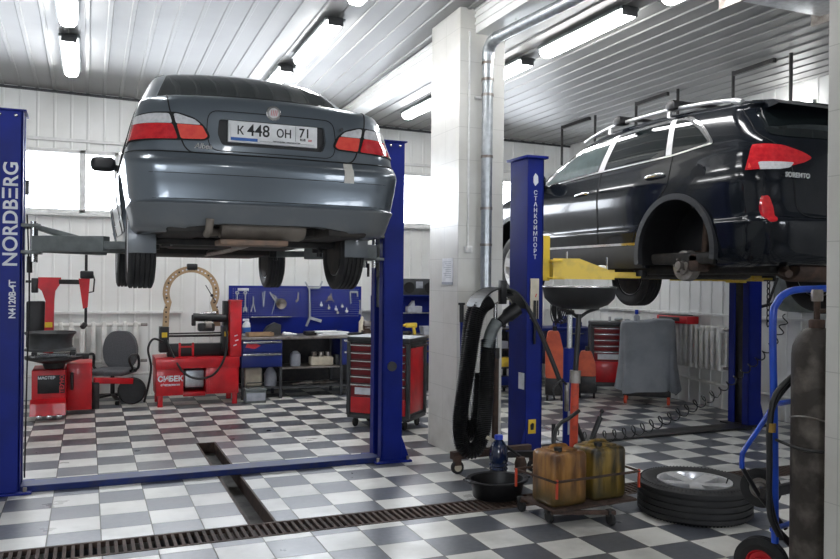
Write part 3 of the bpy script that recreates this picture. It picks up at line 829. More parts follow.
# cladding: lower bumper + sill strip (cut by the arches)
def clad(name, boxes, m, e, arches=True, rr=.443):
    bx = MB()
    for q in boxes: bx.box(*q)
    me = meshbool(sv.base(e), bx.mesh(), 'INTERSECT')
    if arches:
        cc = MB()
        for y in (SAR, SAF): cc.cyl((-1.2, y, .40), (1.2, y, .40), rr, 48)
        me = meshbool(me, cc.mesh())
    me = meshbool(me, carbody([(-.2, .07, 4.4, .84, .2, .25, .05, .12, 0), (.5, .07, 4.4, .86, .2, .25, .05, .12, 0), (.8, .1, 4.3, .86, .2, .25, .05, .12, 0)], 0, 1))
    return put(name, me, m, suv, 40)
bump2 = clad('rear_bumper', [(-1, 1, -.2, .52, .28, .618)], M['suv'], .008)
for q in (-1, .5): clad('sill_cladding', [(q, q+.5, 1.46, 3.24, .25, .47)], M['suvtrim'], .009)
for s_ in (-1, 1):
    sv.feat('sill_chrome', [(1.47, .475), (3.2, .475), (3.2, .497), (1.47, .497)], 'x', *sorted((s_*.8, s_*1.0)), M['chrome'], .014)
    # arch lips: a profile swept round each opening, flush on the body side
    for y in (SAR, SAF):
        lip = MB(); pts = [(s_*.932, y+.458*math.cos(R(a)), .40+.458*math.sin(R(a))) for a in range(-12, 193, 5)]
        for i in range(len(pts)-1):
            p, q = Vector(pts[i]), Vector(pts[i+1]); dd = (q-p).normalized()*.004
            lip.bar(p-dd, q+dd, .05, .045, up=(s_*1.0, 0, 0))
        lip.build('wheel_arch_lip', M['suvtrim'], suv, 50)
        wl_ = MB(); n = 22
        ring = [(y+.441*math.cos(R(a)), .40+.441*math.sin(R(a))) for a in [-14+i*(208/n) for i in range(n+1)]]
        A = [wl_._v((s_*.91, a, b)) for a, b in ring]; B = [wl_._v((s_*.56, a, b)) for a, b in ring]
        for i in range(n): wl_.bm.faces.new((A[i], A[i+1], B[i+1], B[i]))
        wl_.bm.faces.new(B)
        wl_.build('wheel_arch_liner', M['black'], suv, 60)
# windows with chrome surround
for s_ in (-1, 1):
    xr = sorted((s_*.55, s_*1.0))
    outl = rpoly([(.62, 1.245), (1.10, 1.205), (2.1, 1.185), (3.17, 1.135), (2.92, 1.30), (2.52, 1.475), (1.9, 1.545), (1.20, 1.56), (1.0, 1.54), (.80, 1.42)], .05, 5)
    sv.feat('window_surround', outl, 'x', *xr, M['chrome'], .006)
    sv.feat('pillar_trim', rpoly([(.66, 1.26), (1.10, 1.222), (2.1, 1.202), (3.08, 1.155), (2.88, 1.29), (2.50, 1.458), (1.9, 1.525), (1.20, 1.54), (1.02, 1.525), (.82, 1.41)], .05, 5), 'x', *xr, M['suvtrim'], .0075)
    sv.feat('rear_quarter_window', rpoly([(.69, 1.268), (1.09, 1.232), (1.17, 1.53), (1.04, 1.515), (.845, 1.40)], .03), 'x', *xr, M['cglass'], .010)
    sv.feat('rear_door_window', rpoly([(1.18, 1.226), (2.02, 1.210), (1.93, 1.515), (1.24, 1.53)], .03), 'x', *xr, M['cglass'], .010)
    sv.feat('front_door_window', rpoly([(2.14, 1.208), (3.03, 1.165), (2.85, 1.30), (2.50, 1.448), (2.04, 1.507)], .03), 'x', *xr, M['cglass2'], .010)
    sv.feat('window_pillar', [(1.095, 1.22), (1.165, 1.22), (1.235, 1.545), (1.18, 1.545)], 'x', *xr, M['alloy'], .0115)
    sv.feat('window_pillar', [(2.03, 1.20), (2.115, 1.20), (2.02, 1.525), (1.945, 1.53)], 'x', *xr, M['alloy'], .0115)
    sv.lines('door_seam', [rpoly([(1.08, .95), (1.08, 1.21), (1.17, 1.56), (1.93, 1.55), (2.06, 1.2), (2.06, .35), (1.62, .35), (1.50, .62)], .06),
                           rpoly([(2.07, .35), (2.07, 1.2), (1.95, 1.55), (2.5, 1.49), (3.22, 1.13), (3.17, .6), (3.12, .35)], .06)], 'x', *xr, M['gap'], .0035, .009)
    sv.lines('body_crease', [[(3.14, .70), (2.8, .625), (2.2, .60), (1.6, .60)]], 'x', *xr, M['suvtrim'], .005, .012, closed=False)
    for y, hz_ in ((1.26, .052), (2.33, -.005)):
        h = MB(); h.tube(smoothpath([(s_*.915, y-.11, 1.005+hz_), (s_*.955, y-.08, 1.01+hz_), (s_*.955, y+.08, 1.0+hz_), (s_*.915, y+.11, .992+hz_)], 4), .013, 10)
        h.build('door_handle', M['chrome'], suv, 60)
        h = MB(); h.sphere((s_*.908, y, .995+hz_), .05, 14, (.3, 1, .7)); h.build('handle_cup', M['gap'], suv)
    # mirror
    e_ = MB(); e_.sphere((s_*1.03, 3.02, 1.20), .11, 20, (.95, .75, .8)); e_.bar((s_*.90, 3.05, 1.12), (s_*1.0, 3.03, 1.15), .05, .07); e_.build('door_mirror', M['suv'], suv, 60)
    # roof rail
    rl = MB(); rl.tube(smoothpath([(s_*.69, .52, 1.565), (s_*.70, .70, 1.61), (s_*.70, 1.3, 1.66), (s_*.69, 2.0, 1.67), (s_*.69, 2.35, 1.64), (s_*.70, 2.62, 1.575)], 5), [.026]*4+[.017]*22, 10)
    for y in (1.35, 2.2): rl.box(s_*.70-.010, s_*.70+.010, y-.02, y+.02, 1.58, 1.65)
    rl.build('roof_rail', M['alloy'], suv, 60)
for y in (1.27, 2.02):
    cb = MB(); cb.box(-.76, .76, y-.035, y+.035, 1.70, 1.725, .008)
    cb.build('roof_crossbar', M['blackm'], suv)
    for s_ in (-1, 1):
        cb = MB(); cb.box(s_*.71-.06, s_*.71+.06, y-.055, y+.055, 1.645, 1.712, .018); cb.build('crossbar_foot', M['black'], suv)
sv.feat('windscreen', rpoly(deckpoly(1.23, 1.57, .74, .64), .05), 'y', 2.4, 3.6, M['cglass'], .005)
sv.feat('rear_window', rpoly([(-.74, 1.265), (-.6, 1.25), (.6, 1.25), (.74, 1.265), (.66, 1.485), (-.66, 1.485)], .05), 'y', -.1, .46, M['cglass'], .006)
sp_ = MB(); sp_.prism([(.24, 1.515), (.30, 1.555), (.62, 1.60), (.62, 1.56), (.36, 1.50)], 'x', -.60, .60); sp_.build('roof_spoiler', M['suv'], suv)
tg = [(-.70, .66), (-.735, 1.0), (-.72, 1.24), (-.66, 1.58), (.66, 1.58), (.72, 1.24), (.735, 1.0), (.70, .66), (.64, .585), (-.64, .585)]
sv.lines('tailgate_seam', [rpoly([(-.70, 1.57), (-.80, 1.26), (-.62, 1.10), (-.60, .70), (-.52, .64), (.52, .64), (.60, .70), (.62, 1.10), (.80, 1.26), (.70, 1.57)], .06)], 'y', -.1, .48, M['gap'], .004, .008)
for s_ in (-1, 1):
    q = [(1.0, .985), (1.0, 1.17), (.80, 1.185), (.66, 1.175), (.50, 1.13), (.42, 1.09), (.50, 1.05), (.62, 1.02), (.72, .99)]
    tl = sv.feat('tail_light', rpoly([(s_*x, z) for x, z in q], .03), 'y', -.1, .255, M['redlens'], .010)
    q = [(.86, .985), (.86, 1.045), (.60, 1.045), (.64, 1.005), (.74, .988)]
    sv.feat('clear_lens', rpoly([(s_*x, z) for x, z in q], .015), 'y', -.1, .22, M['clearlens'], .013, tl)
    q = [(1.0, 1.0), (1.0, 1.15), (.90, 1.15), (.90, 1.0)]
    sv.feat('bright_lens', rpoly([(s_*x, z) for x, z in q], .01), 'y', -.1, .24, M['redlens2'], .012, tl)
    q = [(.80, .60), (.855, .59), (.865, .70), (.855, .79), (.82, .795), (.795, .70)]
    sv.feat('bumper_reflector', rpoly([(s_*x, z) for x, z in q], .03), 'y', -.1, .2, M['redlens'], .013, bump2)
text('badge', 'SORENTO', .05, M['alloy'], suv, (-.59, .078, .945), bold=.0015, extrude=.004, spacing=1.1)
fh = MB(); fh.lathe([(.001, -.934), (.085, -.934), (.09, -.928), (.001, -.92)], (0, .74+.0, 1.0), 'x', 28); fh.build('fuel_flap', M['suv'], suv)
# underside
u = MB(); u.box(-.80, .80, .45, 4.2, .30, .40, .03); u.box(-.72, .72, .12, .5, .36, .46, .02); u.box(-.62, -.40, .3, 4.2, .22, .32, .02); u.box(.40, .62, .3, 4.2, .22, .32, .02)
u.box(-.35, .35, 1.4, 3.8, .18, .3, .05)
u.build('floor_pan', M['under'], suv)
u = MB(); u.lathe([(.02, -.30), (.12, -.29), (.14, -.25), (.14, .25), (.12, .29), (.02, .30)], (-.15, .30, .26), 'x', 28, sy=.7); u.tube(smoothpath([(-.45, .3, .26), (-.55, .25, .24), (-.62, .12, .22)], 4), .03, 10)
u.build('exhaust_silencer', M['rust'], suv)
# bare hub, brake and suspension arms on the left rear
hz = .29; SAR += .06
u = MB(); u.lathe([(.001, -.835), (.035, -.835), (.04, -.80), (.075, -.795), (.078, -.78), (.125, -.775), (.13, -.765), (.13, -.70), (.001, -.70)], (0, SAR, hz), 'x', 32)
for k in range(5): a = 2*PI*k/5; u.cyl((-.83, SAR+.055*math.cos(a), hz+.055*math.sin(a)), (-.79, SAR+.055*math.cos(a), hz+.055*math.sin(a)), .008, 8)
hub = u.build('brake_hub', M['oldsteel'], suv)
u = MB(); u.box(-.80, -.66, SAR-.20, SAR-.08, hz-.05, hz+.10, .02); u.build('brake_caliper', M['rust'], suv)
u = MB(); u.bar((-.72, SAR, hz-.04), (-.30, SAR+.05, hz-.02), .08, .05); u.bar((-.72, SAR, hz+.10), (-.3, SAR+.02, hz+.14), .05, .04); u.bar((-.70, SAR-.05, hz), (-.45, SAR-.35, hz+.03), .06, .05)
u.cyl((-.62, SAR-.08, hz), (-.55, SAR-.05, .8), .035); u.bar((-.70, SAR+.03, hz), (-.5, SAR+.42, hz+.02), .07, .05)
u.cyl((.7, SAR, hz), (-.7, SAR, hz), .035)
u.tube([(-.50+.055*math.cos(k*.5), SAR-.02+.055*math.sin(k*.5), .28+.0042*k) for k in range(75)], .008, 6)
u.build('suspension_arm', M['rust'], suv)
def suv_wheel(x, y, z, rot=0):
    o = put('wheel', tyre_mesh(.365, .235, .23, 4), M['rubber'], suv, 30, loc=(x, y, z)); o.rotation_euler = (0, 0, rot)
    r_ = MB(); rim_mb(r_, .23, .235, 'x', 5, .03, 1 if x > 0 else -1, .085); r_.cyl((-.04, 0, 0), (.06, 0, 0), .14); r_.build('rim', M['alloy'], o); r_ = MB(); sx_ = -1 if x > 0 else 1; r_.cyl((sx_*.08, 0, 0), (sx_*.10, 0, 0), .22, 32); r_.build('brake_shield', M['under'], o)
SAR -= .06
suv_wheel(-STK, SAF, .30); suv_wheel(STK, SAF, .22); suv_wheel(STK, SAR, .26)
# ================================================================ LIFTS
def post(name, x0, x1, y0, y1, h, parent, off, m, open_dir, tw=.018):
    """C-section column, open towards open_dir on x"""
    b = MB(off)
    b.box(x0, x1, y0, y0+tw, 0, h, .006); b.box(x0, x1, y1-tw, y1, 0, h, .006)
    xo = (x0, x0+tw) if open_dir > 0 else (x1-tw, x1)
    b.box(xo[0], xo[1], y0+tw*.5, y1-tw*.5, 0, h)
    xi = (x1-tw, x1) if open_dir > 0 else (x0, x0+tw)
    for a in ((y0, y0+.09), (y1-.09, y1)): b.box(xi[0], xi[1], a[0], a[1], 0, h, .004)
    return b.build(name, m, parent, 0)
LO = (1.05, 6.58, 0)
l1 = T('car_lift', 'blue two-post car lift with grey arms holding up the grey sedan', 'car lift', LO)
PX = ((-.66, -.445, 1), (2.36, 2.555, -1))
for x0, x1, d in PX:
    p = post('post', x0, x1, 6.45, 6.75, 2.80, l1, LO, M['blue'], d)
    b = MB(LO); b.box(x0-.02, x1+.02, 6.44, 6.77, 2.80, 2.812, .003)
    b.build('post_cap', M['blue'], p)
    for xx in (x0+.06, x1-.05):
        b = MB(LO); b.sphere((xx, 6.445, 2.765), .014, 10); b.build('bolt', M['steel'], p)
    b = MB(LO); b.box(x0-.06, x1+.08, 6.40, 6.82, 0.001, .02, .004)
    b.build('base_plate', M['blue'], p)
    s_ = x1 if d < 0 else x0
    for y in (6.455, 6.735):
        b = MB(LO); e = s_+(-.012 if d > 0 else .0)
        b.prism([(s_, .02), (s_-d*.075, .02), (s_, .22)], 'y', y, y+.012); b.build('gusset', M['blue'], p)
    for xx, yy in ((x0-.04 if d > 0 else x1+.05, 6.43), (x0-.035 if d < 0 else x1+.035, 6.43)):
        b = MB(LO); b.cyl((xx, yy, .02), (xx, yy, .05), .014, 6); b.build('anchor_bolt', M['oldsteel'], p)
    xi = x1-.02 if d > 0 else x0+.02
    b = MB(LO); b.box(min(xi, xi-d*.12), max(xi, xi-d*.12), 6.49, 6.71, 1.35, 2.15, .01)
    cg = b.build('carriage', M['grey'], l1, 30)
    b = MB(LO); b.box(*sorted((x1-.01 if d > 0 else x0+.01, (x1-.01 if d > 0 else x0+.01)+d*.13)), 6.44, 6.76, 1.76, 1.785, .004)
    b.build('carriage_plate', M['grey'], cg)
    b = MB(LO); b.box(*sorted((x1-.01 if d > 0 else x0+.01, (x1-.01 if d > 0 else x0+.01)+d*.13)), 6.44, 6.76, 1.955, 1.98, .004)
    b.build('carriage_plate', M['grey'], cg)
    xx = (x1 if d > 0 else x0)+d*.07
    for yy in (6.48, 6.72):
        b = MB(LO); b.cyl((xx, yy, 1.70), (xx, yy, 2.0), .02, 12); b.build('arm_pin', M['steel'], cg)
        b = MB(LO); b.cyl((xx-d*.03, yy, 1.62), (xx-d*.03, yy, 1.74), .012, 8); b.build('lock_pin', M['blackm'], cg)
    if d > 0: tips = ((.42, 6.05), (.40, 7.55)); st = -.36
    else: tips = ((1.68, 6.05), (1.66, 7.55)); st = 2.27
    for i, (tx, ty) in enumerate(tips):
        ys = 6.48 if i == 0 else 6.72
        b = MB(LO); v0 = Vector((st, ys, 1.835)); v1 = Vector((tx, ty, 1.835)); mid = v0.lerp(v1, .62)
        b.bar(v0, mid, .10, .115, bev=.006)
        arm = b.build('arm', M['grey'], l1, 30)
        b = MB(LO); b.bar(v0.lerp(v1, .45)-Vector((0, 0, .008)), v1-Vector((0, 0, .008)), .075, .055, bev=.005); b.build('arm_extension', M['grey'], arm)
        b = MB(LO); b.prism([(0, 0), (0, 0)], 'y', 0, 0) if False else b.bar(v0+Vector((0, 0, .13)), v0.lerp(v1, .38)+Vector((0, 0, .045)), .025, .03); b.build('arm_brace', M['grey'], arm)
        b = MB(LO); b.cyl((tx, ty, 1.80), (tx, ty, 1.875), .06, 20); b.cyl((tx, ty, 1.77), (tx, ty, 1.80), .022, 12); b.build('lift_pad', M['black'], arm)
b = MB(LO); b.box(-.445, 2.36, 6.47, 6.66, .0, .05, .006); b.build('floor_crossbeam', M['bluew'], l1, 0)
text('maker_lettering', 'NORDBΞRG', .135, M['letter'], l1, (-.52-LO[0], 6.447-LO[1], 2.045), rot=90, bold=.0025, xs=1.03)
text('model_lettering', 'N4120B-4T', .062, M['letter'], l1, (-.505-LO[0], 6.447-LO[1], 1.425), rot=90, bold=.0018, xs=.95)
b = MB(LO); b.cyl((2.452, 6.452, .84), (2.452, 6.435, .84), .042, 28); b.build('round_cover', M['dgrey'], l1)
b = MB(LO); b.box(-.43, -.405, 6.455, 6.50, 2.19, 2.30, .005); b.build('limit_switch', M['dgrey'], l1)
b = MB(LO); b.tube(smoothpath([(-.42, 6.52, 2.05), (-.40, 6.52, 1.5), (-.41, 6.52, .9), (-.42, 6.53, .1)], 6), .006, 6); b.build('power_cable', M['hose'], l1)

LO = (5.3, 6.6, 0)
l2 = T('car_lift', 'blue two-post car lift with yellow arms holding up the black car', 'car lift', LO)
for x0, x1, y0, y1, d in ((3.695, 3.865, 6.27, 6.60, 1), (6.76, 6.95, 6.66, 6.96, -1)):
    p = post('post', x0, x1, y0, y1, 2.72, l2, LO, M['blue'], d)
    b = MB(LO); b.box(x0-.03, x1+.03, y0-.03, y1+.03, 2.72, 2.745, .004); b.build('post_cap', M['blue'], p)
    b = MB(LO); b.box(x0-.07, x1+.07, y0-.05, y1+.05, .001, .02, .004); b.build('base_plate', M['blackm'], p)
    b = MB(LO); b.box(x0+.03, x1-.03, y0+.06, y1-.06, .02, 2.2, .01); b.build('inner_carriage_rail', M['blackm'], p)
    s_ = x1 if d < 0 else x0
    b = MB(LO); b.prism([(s_, .02), (s_-d*.07, .02), (s_, .26)], 'y', y0+.005, y0+.017); b.build('gusset', M['blue'], p)
    xi = x1 if d > 0 else x0; yc = (y0+y1)/2
    b = MB(LO); b.box(*sorted((xi-d*.03, xi+d*.10)), y0+.04, y1-.04, 1.60, 2.02, .01); cg = b.build('carriage', M['yellow'], l2, 30)
    for z in (1.615, 1.775):
        b = MB(LO); b.box(*sorted((xi+d*.08, xi+d*.22)), y0-.03, y1+.03, z, z+.022, .003); b.build('carriage_plate', M['yellow'], cg)
    tips = ((4.66, 5.88), (4.78, 7.45)) if d > 0 else ((6.08, 5.75), (6.02, 7.45))
    for i, (tx, ty) in enumerate(tips):
        ys = yc-.10 if i == 0 else yc+.10
        v0 = Vector((xi+d*.15, ys, 1.675)); v1 = Vector((tx, ty, 1.67)); dd = (v1-v0).normalized(); L = (v1-v0).length
        sd = Vector((-dd.y, dd.x, 0))
        b = MB(LO)
        # gusseted outer arm: side profile extruded across its width
        prof = [(0, -.055), (0, .135), (.24, .135), (.50, .035), (.82*L*.86, .035), (.82*L*.86, -.055)]
        A = [b._v(v0+dd*u+Vector((0, 0, w))+sd*.055) for u, w in prof]; B = [b._v(v0+dd*u+Vector((0, 0, w))-sd*.055) for u, w in prof]
        b.bm.faces.new(A); b.bm.faces.new(B[::-1])
        for k in range(6): b.bm.faces.new((A[k], B[k], B[(k+1) % 6], A[(k+1) % 6]))
        arm = b.build('arm', M['yellow'], l2, 20)
        b = MB(LO); b.bar(v0+dd*L*.6-Vector((0, 0, .012)), v1-Vector((0, 0, .012)), .08, .055, bev=.004); b.build('arm_extension', M['yellow'], arm)
        b = MB(LO); b.cyl(v1-Vector((0, 0, .02)), v1+Vector((0, 0, .035)), .06, 20); b.build('lift_pad', M['black'], arm)
        for q in (.16, .62):
            c_ = v0+dd*L*q; z1 = .20 if q < .3 else .15
            b = MB(LO); b.cyl(c_+Vector((0, 0, .02)), c_+Vector((0, 0, z1)), .011, 8); b.build('lock_pin', M['steel'], arm)
        if d > 0 and i == 0:
            b = MB(LO); b.sphere(v0+dd*L*.56+sd*.01+Vector((0, 0, .055)), .045, 12, (1.2, .8, .55)); b.build('rag', M['paper'], arm, label='crumpled rag')
b = MB(LO); b.box(3.90, 6.72, 6.55, 6.83, .001, .022, .006); b.build('floor_threshold', M['blackm'], l2)
for i, ch in enumerate('СТАНКОИМПОРТ'):
    text('maker_lettering', ch, .054, M['letter'], l2, (3.775-LO[0], 6.267-LO[1], 2.405-i*.0535), bold=.0008)
b = MB(LO); b.prism([(3.75, 2.50), (3.77, 2.47), (3.80, 2.50), (3.795, 2.56), (3.77, 2.585), (3.75, 2.55)], 'y', 6.262, 6.27); b.build('maker_emblem', M['letter'], l2)
b = MB(LO); b.box(3.725, 3.815, 6.255, 6.269, 1.25, 1.62, .004); cp = b.build('control_card', M['cream'], l2)
b = MB(LO); b.box(3.755, 3.775, 6.235, 6.256, 1.02, 1.42, .004); b.build('control_lever', M['black'], cp)
b = MB(LO); b.box(3.79, 3.803, 6.245, 6.256, 1.25, 1.42, .002); b.build('control_strip', M['blackm'], cp)
b = MB(LO); b.bar((3.775, 6.252, 1.45), (3.785, 6.252, 1.48), .004, .008); b.build('card_mark', M['inkred'], cp)
b = MB(LO); b.box(3.72, 3.80, 6.262, 6.27, .20, .33, .003); st = b.build('warning_sticker', M['boltile'], l2)
b = MB(LO); b.prism([(3.745, .235), (3.775, .235), (3.78, .29), (3.76, .30), (3.74, .28)], 'y', 6.26, 6.262); b.build('sticker_mark', M['ink'], st)
b = MB(LO); b.box(3.69, 3.697, 6.30, 6.40, .60, .75); b.build('side_label', M['paper'], l2)

# ---------------------------------------------------------------- things on the column
t = T('ventilation_pipe', 'grey round metal pipe running down the tiled column and along the ceiling', 'pipe', (3.33, 6.38, 1.0))
b = MB((3.33, 6.38, 1.0)); b.tube([(3.33, 6.385, 1.42), (3.33, 6.385, 3.60)], .05, 20); b.build('downpipe', M['galv'], t, 60)
b = MB((3.33, 6.38, 1.0)); b.tube(smoothpath([(3.33, 6.385, 3.60), (3.33, 6.375, 3.68), (3.335, 6.32, 3.745), (3.34, 6.22, 3.765)], 4), .056, 20); b.build('elbow', M['galv'], t, 60)
b = MB((3.33, 6.38, 1.0)); b.tube([(3.34, 6.22, 3.765), (3.46, 5.2, 3.79), (3.8, 2.2, 3.85)], .052, 20); b.build('ceiling_run', M['galv'], t, 60)
for z in (1.92, 2.25, 2.72, 3.28, 3.42, 3.57):
    b = MB((3.33, 6.38, 1.0)); b.cyl((3.33, 6.385, z-.012), (3.33, 6.385, z+.012), .056, 20); b.build('pipe_clip', M['oldsteel'], t, 60)
b = MB((3.33, 6.38, 1.0)); b.box(3.235, 3.33, 6.44, 6.46, 3.255, 3.275); b.build('bracket', M['upvc'], t)
for y, x in ((5.95, 3.37), (5.0, 3.48), (3.6, 3.64)):
    b = MB((3.33, 6.38, 1.0)); b.cyl((x, y, 3.84), (x, y, ceil_z(x, y)-.02 if x > 3.46 else 3.85), .008, 8); b.build('hanger', M['upvc'], t)
t = T('socket', 'white wall socket on the column at the foot of the thin white conduit', 'socket', (3.178, 6.45, 1.87))
b = MB((3.178, 6.45, 1.87)); b.box(3.145, 3.211, 6.415, 6.459, 1.845, 1.91, .006); b.build('socket_box', M['white'], t)
b = MB((3.178, 6.45, 1.87)); b.box(3.163, 3.193, 6.411, 6.416, 1.862, 1.893, .004); b.build('socket_face', M['upvc'], t)
b = MB((3.178, 6.45, 1.87)); b.box(3.170, 3.186, 6.443, 6.459, 1.91, 3.86, .002); b.build('conduit', M['white'], t)
pp = MB((3.083, 6.7, 1.7)); pp.box(3.079, 3.084, 6.56, 6.79, 1.58, 1.80); 
t = put('notice', pp.mesh(), M['paper'], None, 0, 'sheet of paper in a plastic sleeve on the side of the tiled column', 'notice', loc=(3.083, 6.7, 1.7))
b = MB((3.083, 6.7, 1.7)); b.box(3.077, 3.080, 6.555, 6.795, 1.555, 1.58); b.build('sleeve_edge', M['paper2'], t, 0)
b = MB((3.083, 6.7, 1.7))
for k in range(9): b.box(3.0785, 3.079, 6.59, 6.76-.03*(k % 3), 1.765-k*.018, 1.769-k*.018)
b.build('printed_lines', M['paper2'], t, 0)

# black hanging pipe frames under the right bay ceiling
def frame(x, ya, yb, zb, lab, arm=True):
    t = T('hanging_pipe_frame', lab, 'pipe', (x, ya, zb), 0, 'black pipe frames hanging from the right bay ceiling')
    o = (x, ya, zb)
    b = MB(o); b.cyl((x, ya, zb), (x, ya, ceil_z(x, ya)-.02), .018, 8); b.build('drop_pipe', M['blackm'], t)
    if arm:
        b = MB(o); b.bar((x, ya, ceil_z(x, ya)-.05), (x, yb, ceil_z(x, yb)-.04), .04, .045); b.build('top_rail', M['blackm'], t)
frame(6.4, 6.56, 6.0, 3.25, 'black hanging pipe with a rail above the rear side window of the black car')
frame(6.4, 5.80, 5.3, 3.25, 'black hanging pipe nearest the pillar, above the rear spoiler of the black car', False)
frame(6.4, 8.2, 7.6, 3.3, 'black hanging pipe with a rail left of the first crossbar of the black car')
frame(6.4, 7.43, 7.3, 3.3, 'black hanging pipe between the two roof crossbars of the black car', False)
frame(6.4, 9.9, 9.2, 3.3, 'farthest black hanging pipe with a rail, above the windscreen of the black car')
frame(6.4, 9.08, 9.0, 3.3, 'black hanging pipe rising behind the front crossbar of the black car', False)

# ================================================================ CENTRE FOREGROUND
# exhaust hose stand
o = (3.22, 6.0, 0)
t = T('hose_stand', 'wheeled stand with a rusty pole, draped with black corrugated exhaust hoses', 'hose stand', o)
b = MB(o); b.cyl((3.235, 6.0, .16), (3.235, 6.0, .98), .028, 14); b.build('pole', M['rust'], t)
b = MB(o); b.cyl((3.235, 6.0, .95), (3.225, 6.0, 1.40), .017, 12); b.build('chrome_rod', M['steel'], t)
b = MB(o); b.cyl((3.235, 6.0, .93), (3.235, 6.0, 1.02), .033, 14); b.build('pole_collar', M['blackm'], t)
b = MB(o); b.bar((2.78, 5.9, .15), (3.55, 5.95, .15), .06, .06); b.build('base_bar', M['rust'], t)
b = MB(o); b.bar((3.1, 5.75, .17), (3.65, 5.55, .17), .05, .05); b.build('base_bar', M['blackm'], t)
for (x, y) in ((2.82, 5.88), (3.45, 5.72)):
    b = MB(o); b.box(x-.03, x+.03, y-.025, y+.025, .07, .15, .004); ck = b.build('caster_fork', M['rust'], t)
    b = MB(o); b.lathe([(.03, -.016), (.052, -.018), (.055, -.01), (.055, .01), (.052, .018), (.03, .016)], (x, y-.005, .056), 'y', 20); w = b.build('caster_wheel', M['rubber'], ck)
    b = MB(o); b.lathe([(.004, -.02), (.032, -.019), (.032, .019), (.004, .02)], (x, y-.005, .056), 'y', 16); b.build('caster_hub', M['cream'], ck)
b = MB(o)
pts = arc((3.225, 5.97, 1.30), .235, 162, 15, 16)
for i in range(len(pts)-1):
    b.bar(Vector(pts[i]), Vector(pts[i+1]), .26, .014)
b.build('saddle', M['black'], t, 60)
b = MB(o); b.box(3.195, 3.25, 5.84, 5.90, 1.40, 1.60, .006); b.build('saddle_knob', M['black'], t)
def corr(pts, r, pitch=.016, amp=.006, off=(0, 0, 0), seg=16):
    P_ = smoothpath(pts, 14); L = [0]
    for i in range(1, len(P_)): L.append(L[-1]+(P_[i]-P_[i-1]).length)
    n = int(L[-1]/(pitch/3)); out = []; rs = []; j = 0
    for k in range(n+1):
        d = L[-1]*k/n
        while j < len(L)-2 and L[j+1] < d: j += 1
        f_ = (d-L[j])/max(1e-9, L[j+1]-L[j]); out.append(P_[j].lerp(P_[j+1], f_)); rs.append(r+(amp if k % 3 == 0 else -amp if k % 3 == 2 else 0))
    b = MB(off); b.tube(out, rs, seg); return b
h1 = corr([(3.14, 5.95, 1.42), (3.05, 5.94, 1.36), (2.99, 5.93, 1.2), (2.92, 5.92, .80), (2.85, 5.90, .45), (2.87, 5.88, .23), (2.97, 5.86, .19), (3.05, 5.87, .33), (3.08, 5.88, .62), (3.10, 5.90, .92), (3.12, 5.92, 1.1)], .062, off=o)
h1.build('corrugated_hose', M['hose'], t, 60)
h2 = corr([(3.12, 6.09, 1.42), (3.04, 6.10, 1.25), (3.0, 6.10, .85), (2.95, 6.08, .5), (2.98, 6.05, .32), (3.05, 6.04, .30), (3.10, 6.06, .5), (3.13, 6.08, .8)], .058, off=o)
h2.build('corrugated_hose', M['hose'], t, 60)
b = MB(o); b.tube(smoothpath([(3.10, 5.90, 1.03), (3.14, 5.91, 1.16), (3.20, 5.92, 1.25)], 4), .052, 16); b.build('hose_coupling', M['grey'], t)
b = MB(o); b.tube(smoothpath([(3.23, 5.92, 1.24), (3.31, 5.93, 1.30), (3.40, 5.93, 1.36)], 4), [.045]*4+[.062]*5, 16); b.build('rubber_nozzle', M['black'], t)
b = MB(o); b.tube(smoothpath([(3.25, 5.98, 1.46), (3.40, 5.95, 1.48), (3.50, 5.85, 1.30), (3.60, 5.70, .95), (3.72, 5.6, .55), (3.85, 5.55, .22)], 8), .02, 10); b.build('thin_hose', M['hose'], t)
b = MB(o); b.tube(smoothpath([(3.10, 5.95, 1.36), (3.2, 5.88, 1.42), (3.3, 5.9, 1.44), (3.33, 5.9, 1.40)], 8), .007, 6); b.build('safety_wire', M['oldsteel'], t)
# small post leaning by column: blue rod with black grip
o = (3.10, 6.38, 0)
t = T('rod', 'thin blue rod with a black grip standing between the column and the hoses', 'rod', o)
b = MB(o); b.cyl((3.09, 6.33, .01), (3.10, 6.40, 1.22), .016, 10); b.build('rod', M['blue'], t)
b = MB(o); b.cyl((3.10, 6.40, 1.22), (3.10, 6.403, 1.38), .02, 12); b.cyl((3.10, 6.403, 1.375), (3.10, 6.403, 1.395), .032, 12); b.build('grip', M['black'], t)
# floor jack by the hose stand (dark castings)
o = (3.18, 5.55, 0)
t = T('hand_pump', 'small dark pump standing on the floor behind the blue bottle', 'pump', (3.2, 5.5, 0))
b = MB((3.2, 5.5, 0)); b.lathe([(.001, 0), (.06, 0), (.06, .03), (.045, .05), (.05, .14), (.035, .19), (.001, .2)], (3.2, 5.5, .0), 'z', 18); b.build('pump_body', M['rust'], t)
b = MB((3.2, 5.5, 0)); b.tube(smoothpath([(3.2, 5.5, .19), (3.10, 5.55, .27), (2.98, 5.58, .33)], 5), .012, 8); b.build('handle', M['blackm'], t)
b = MB((3.2, 5.5, 0)); b.bar((3.0, 5.575, .315), (2.94, 5.59, .35), .035, .03, bev=.004); b.build('handle_tip', M['cream'], t)
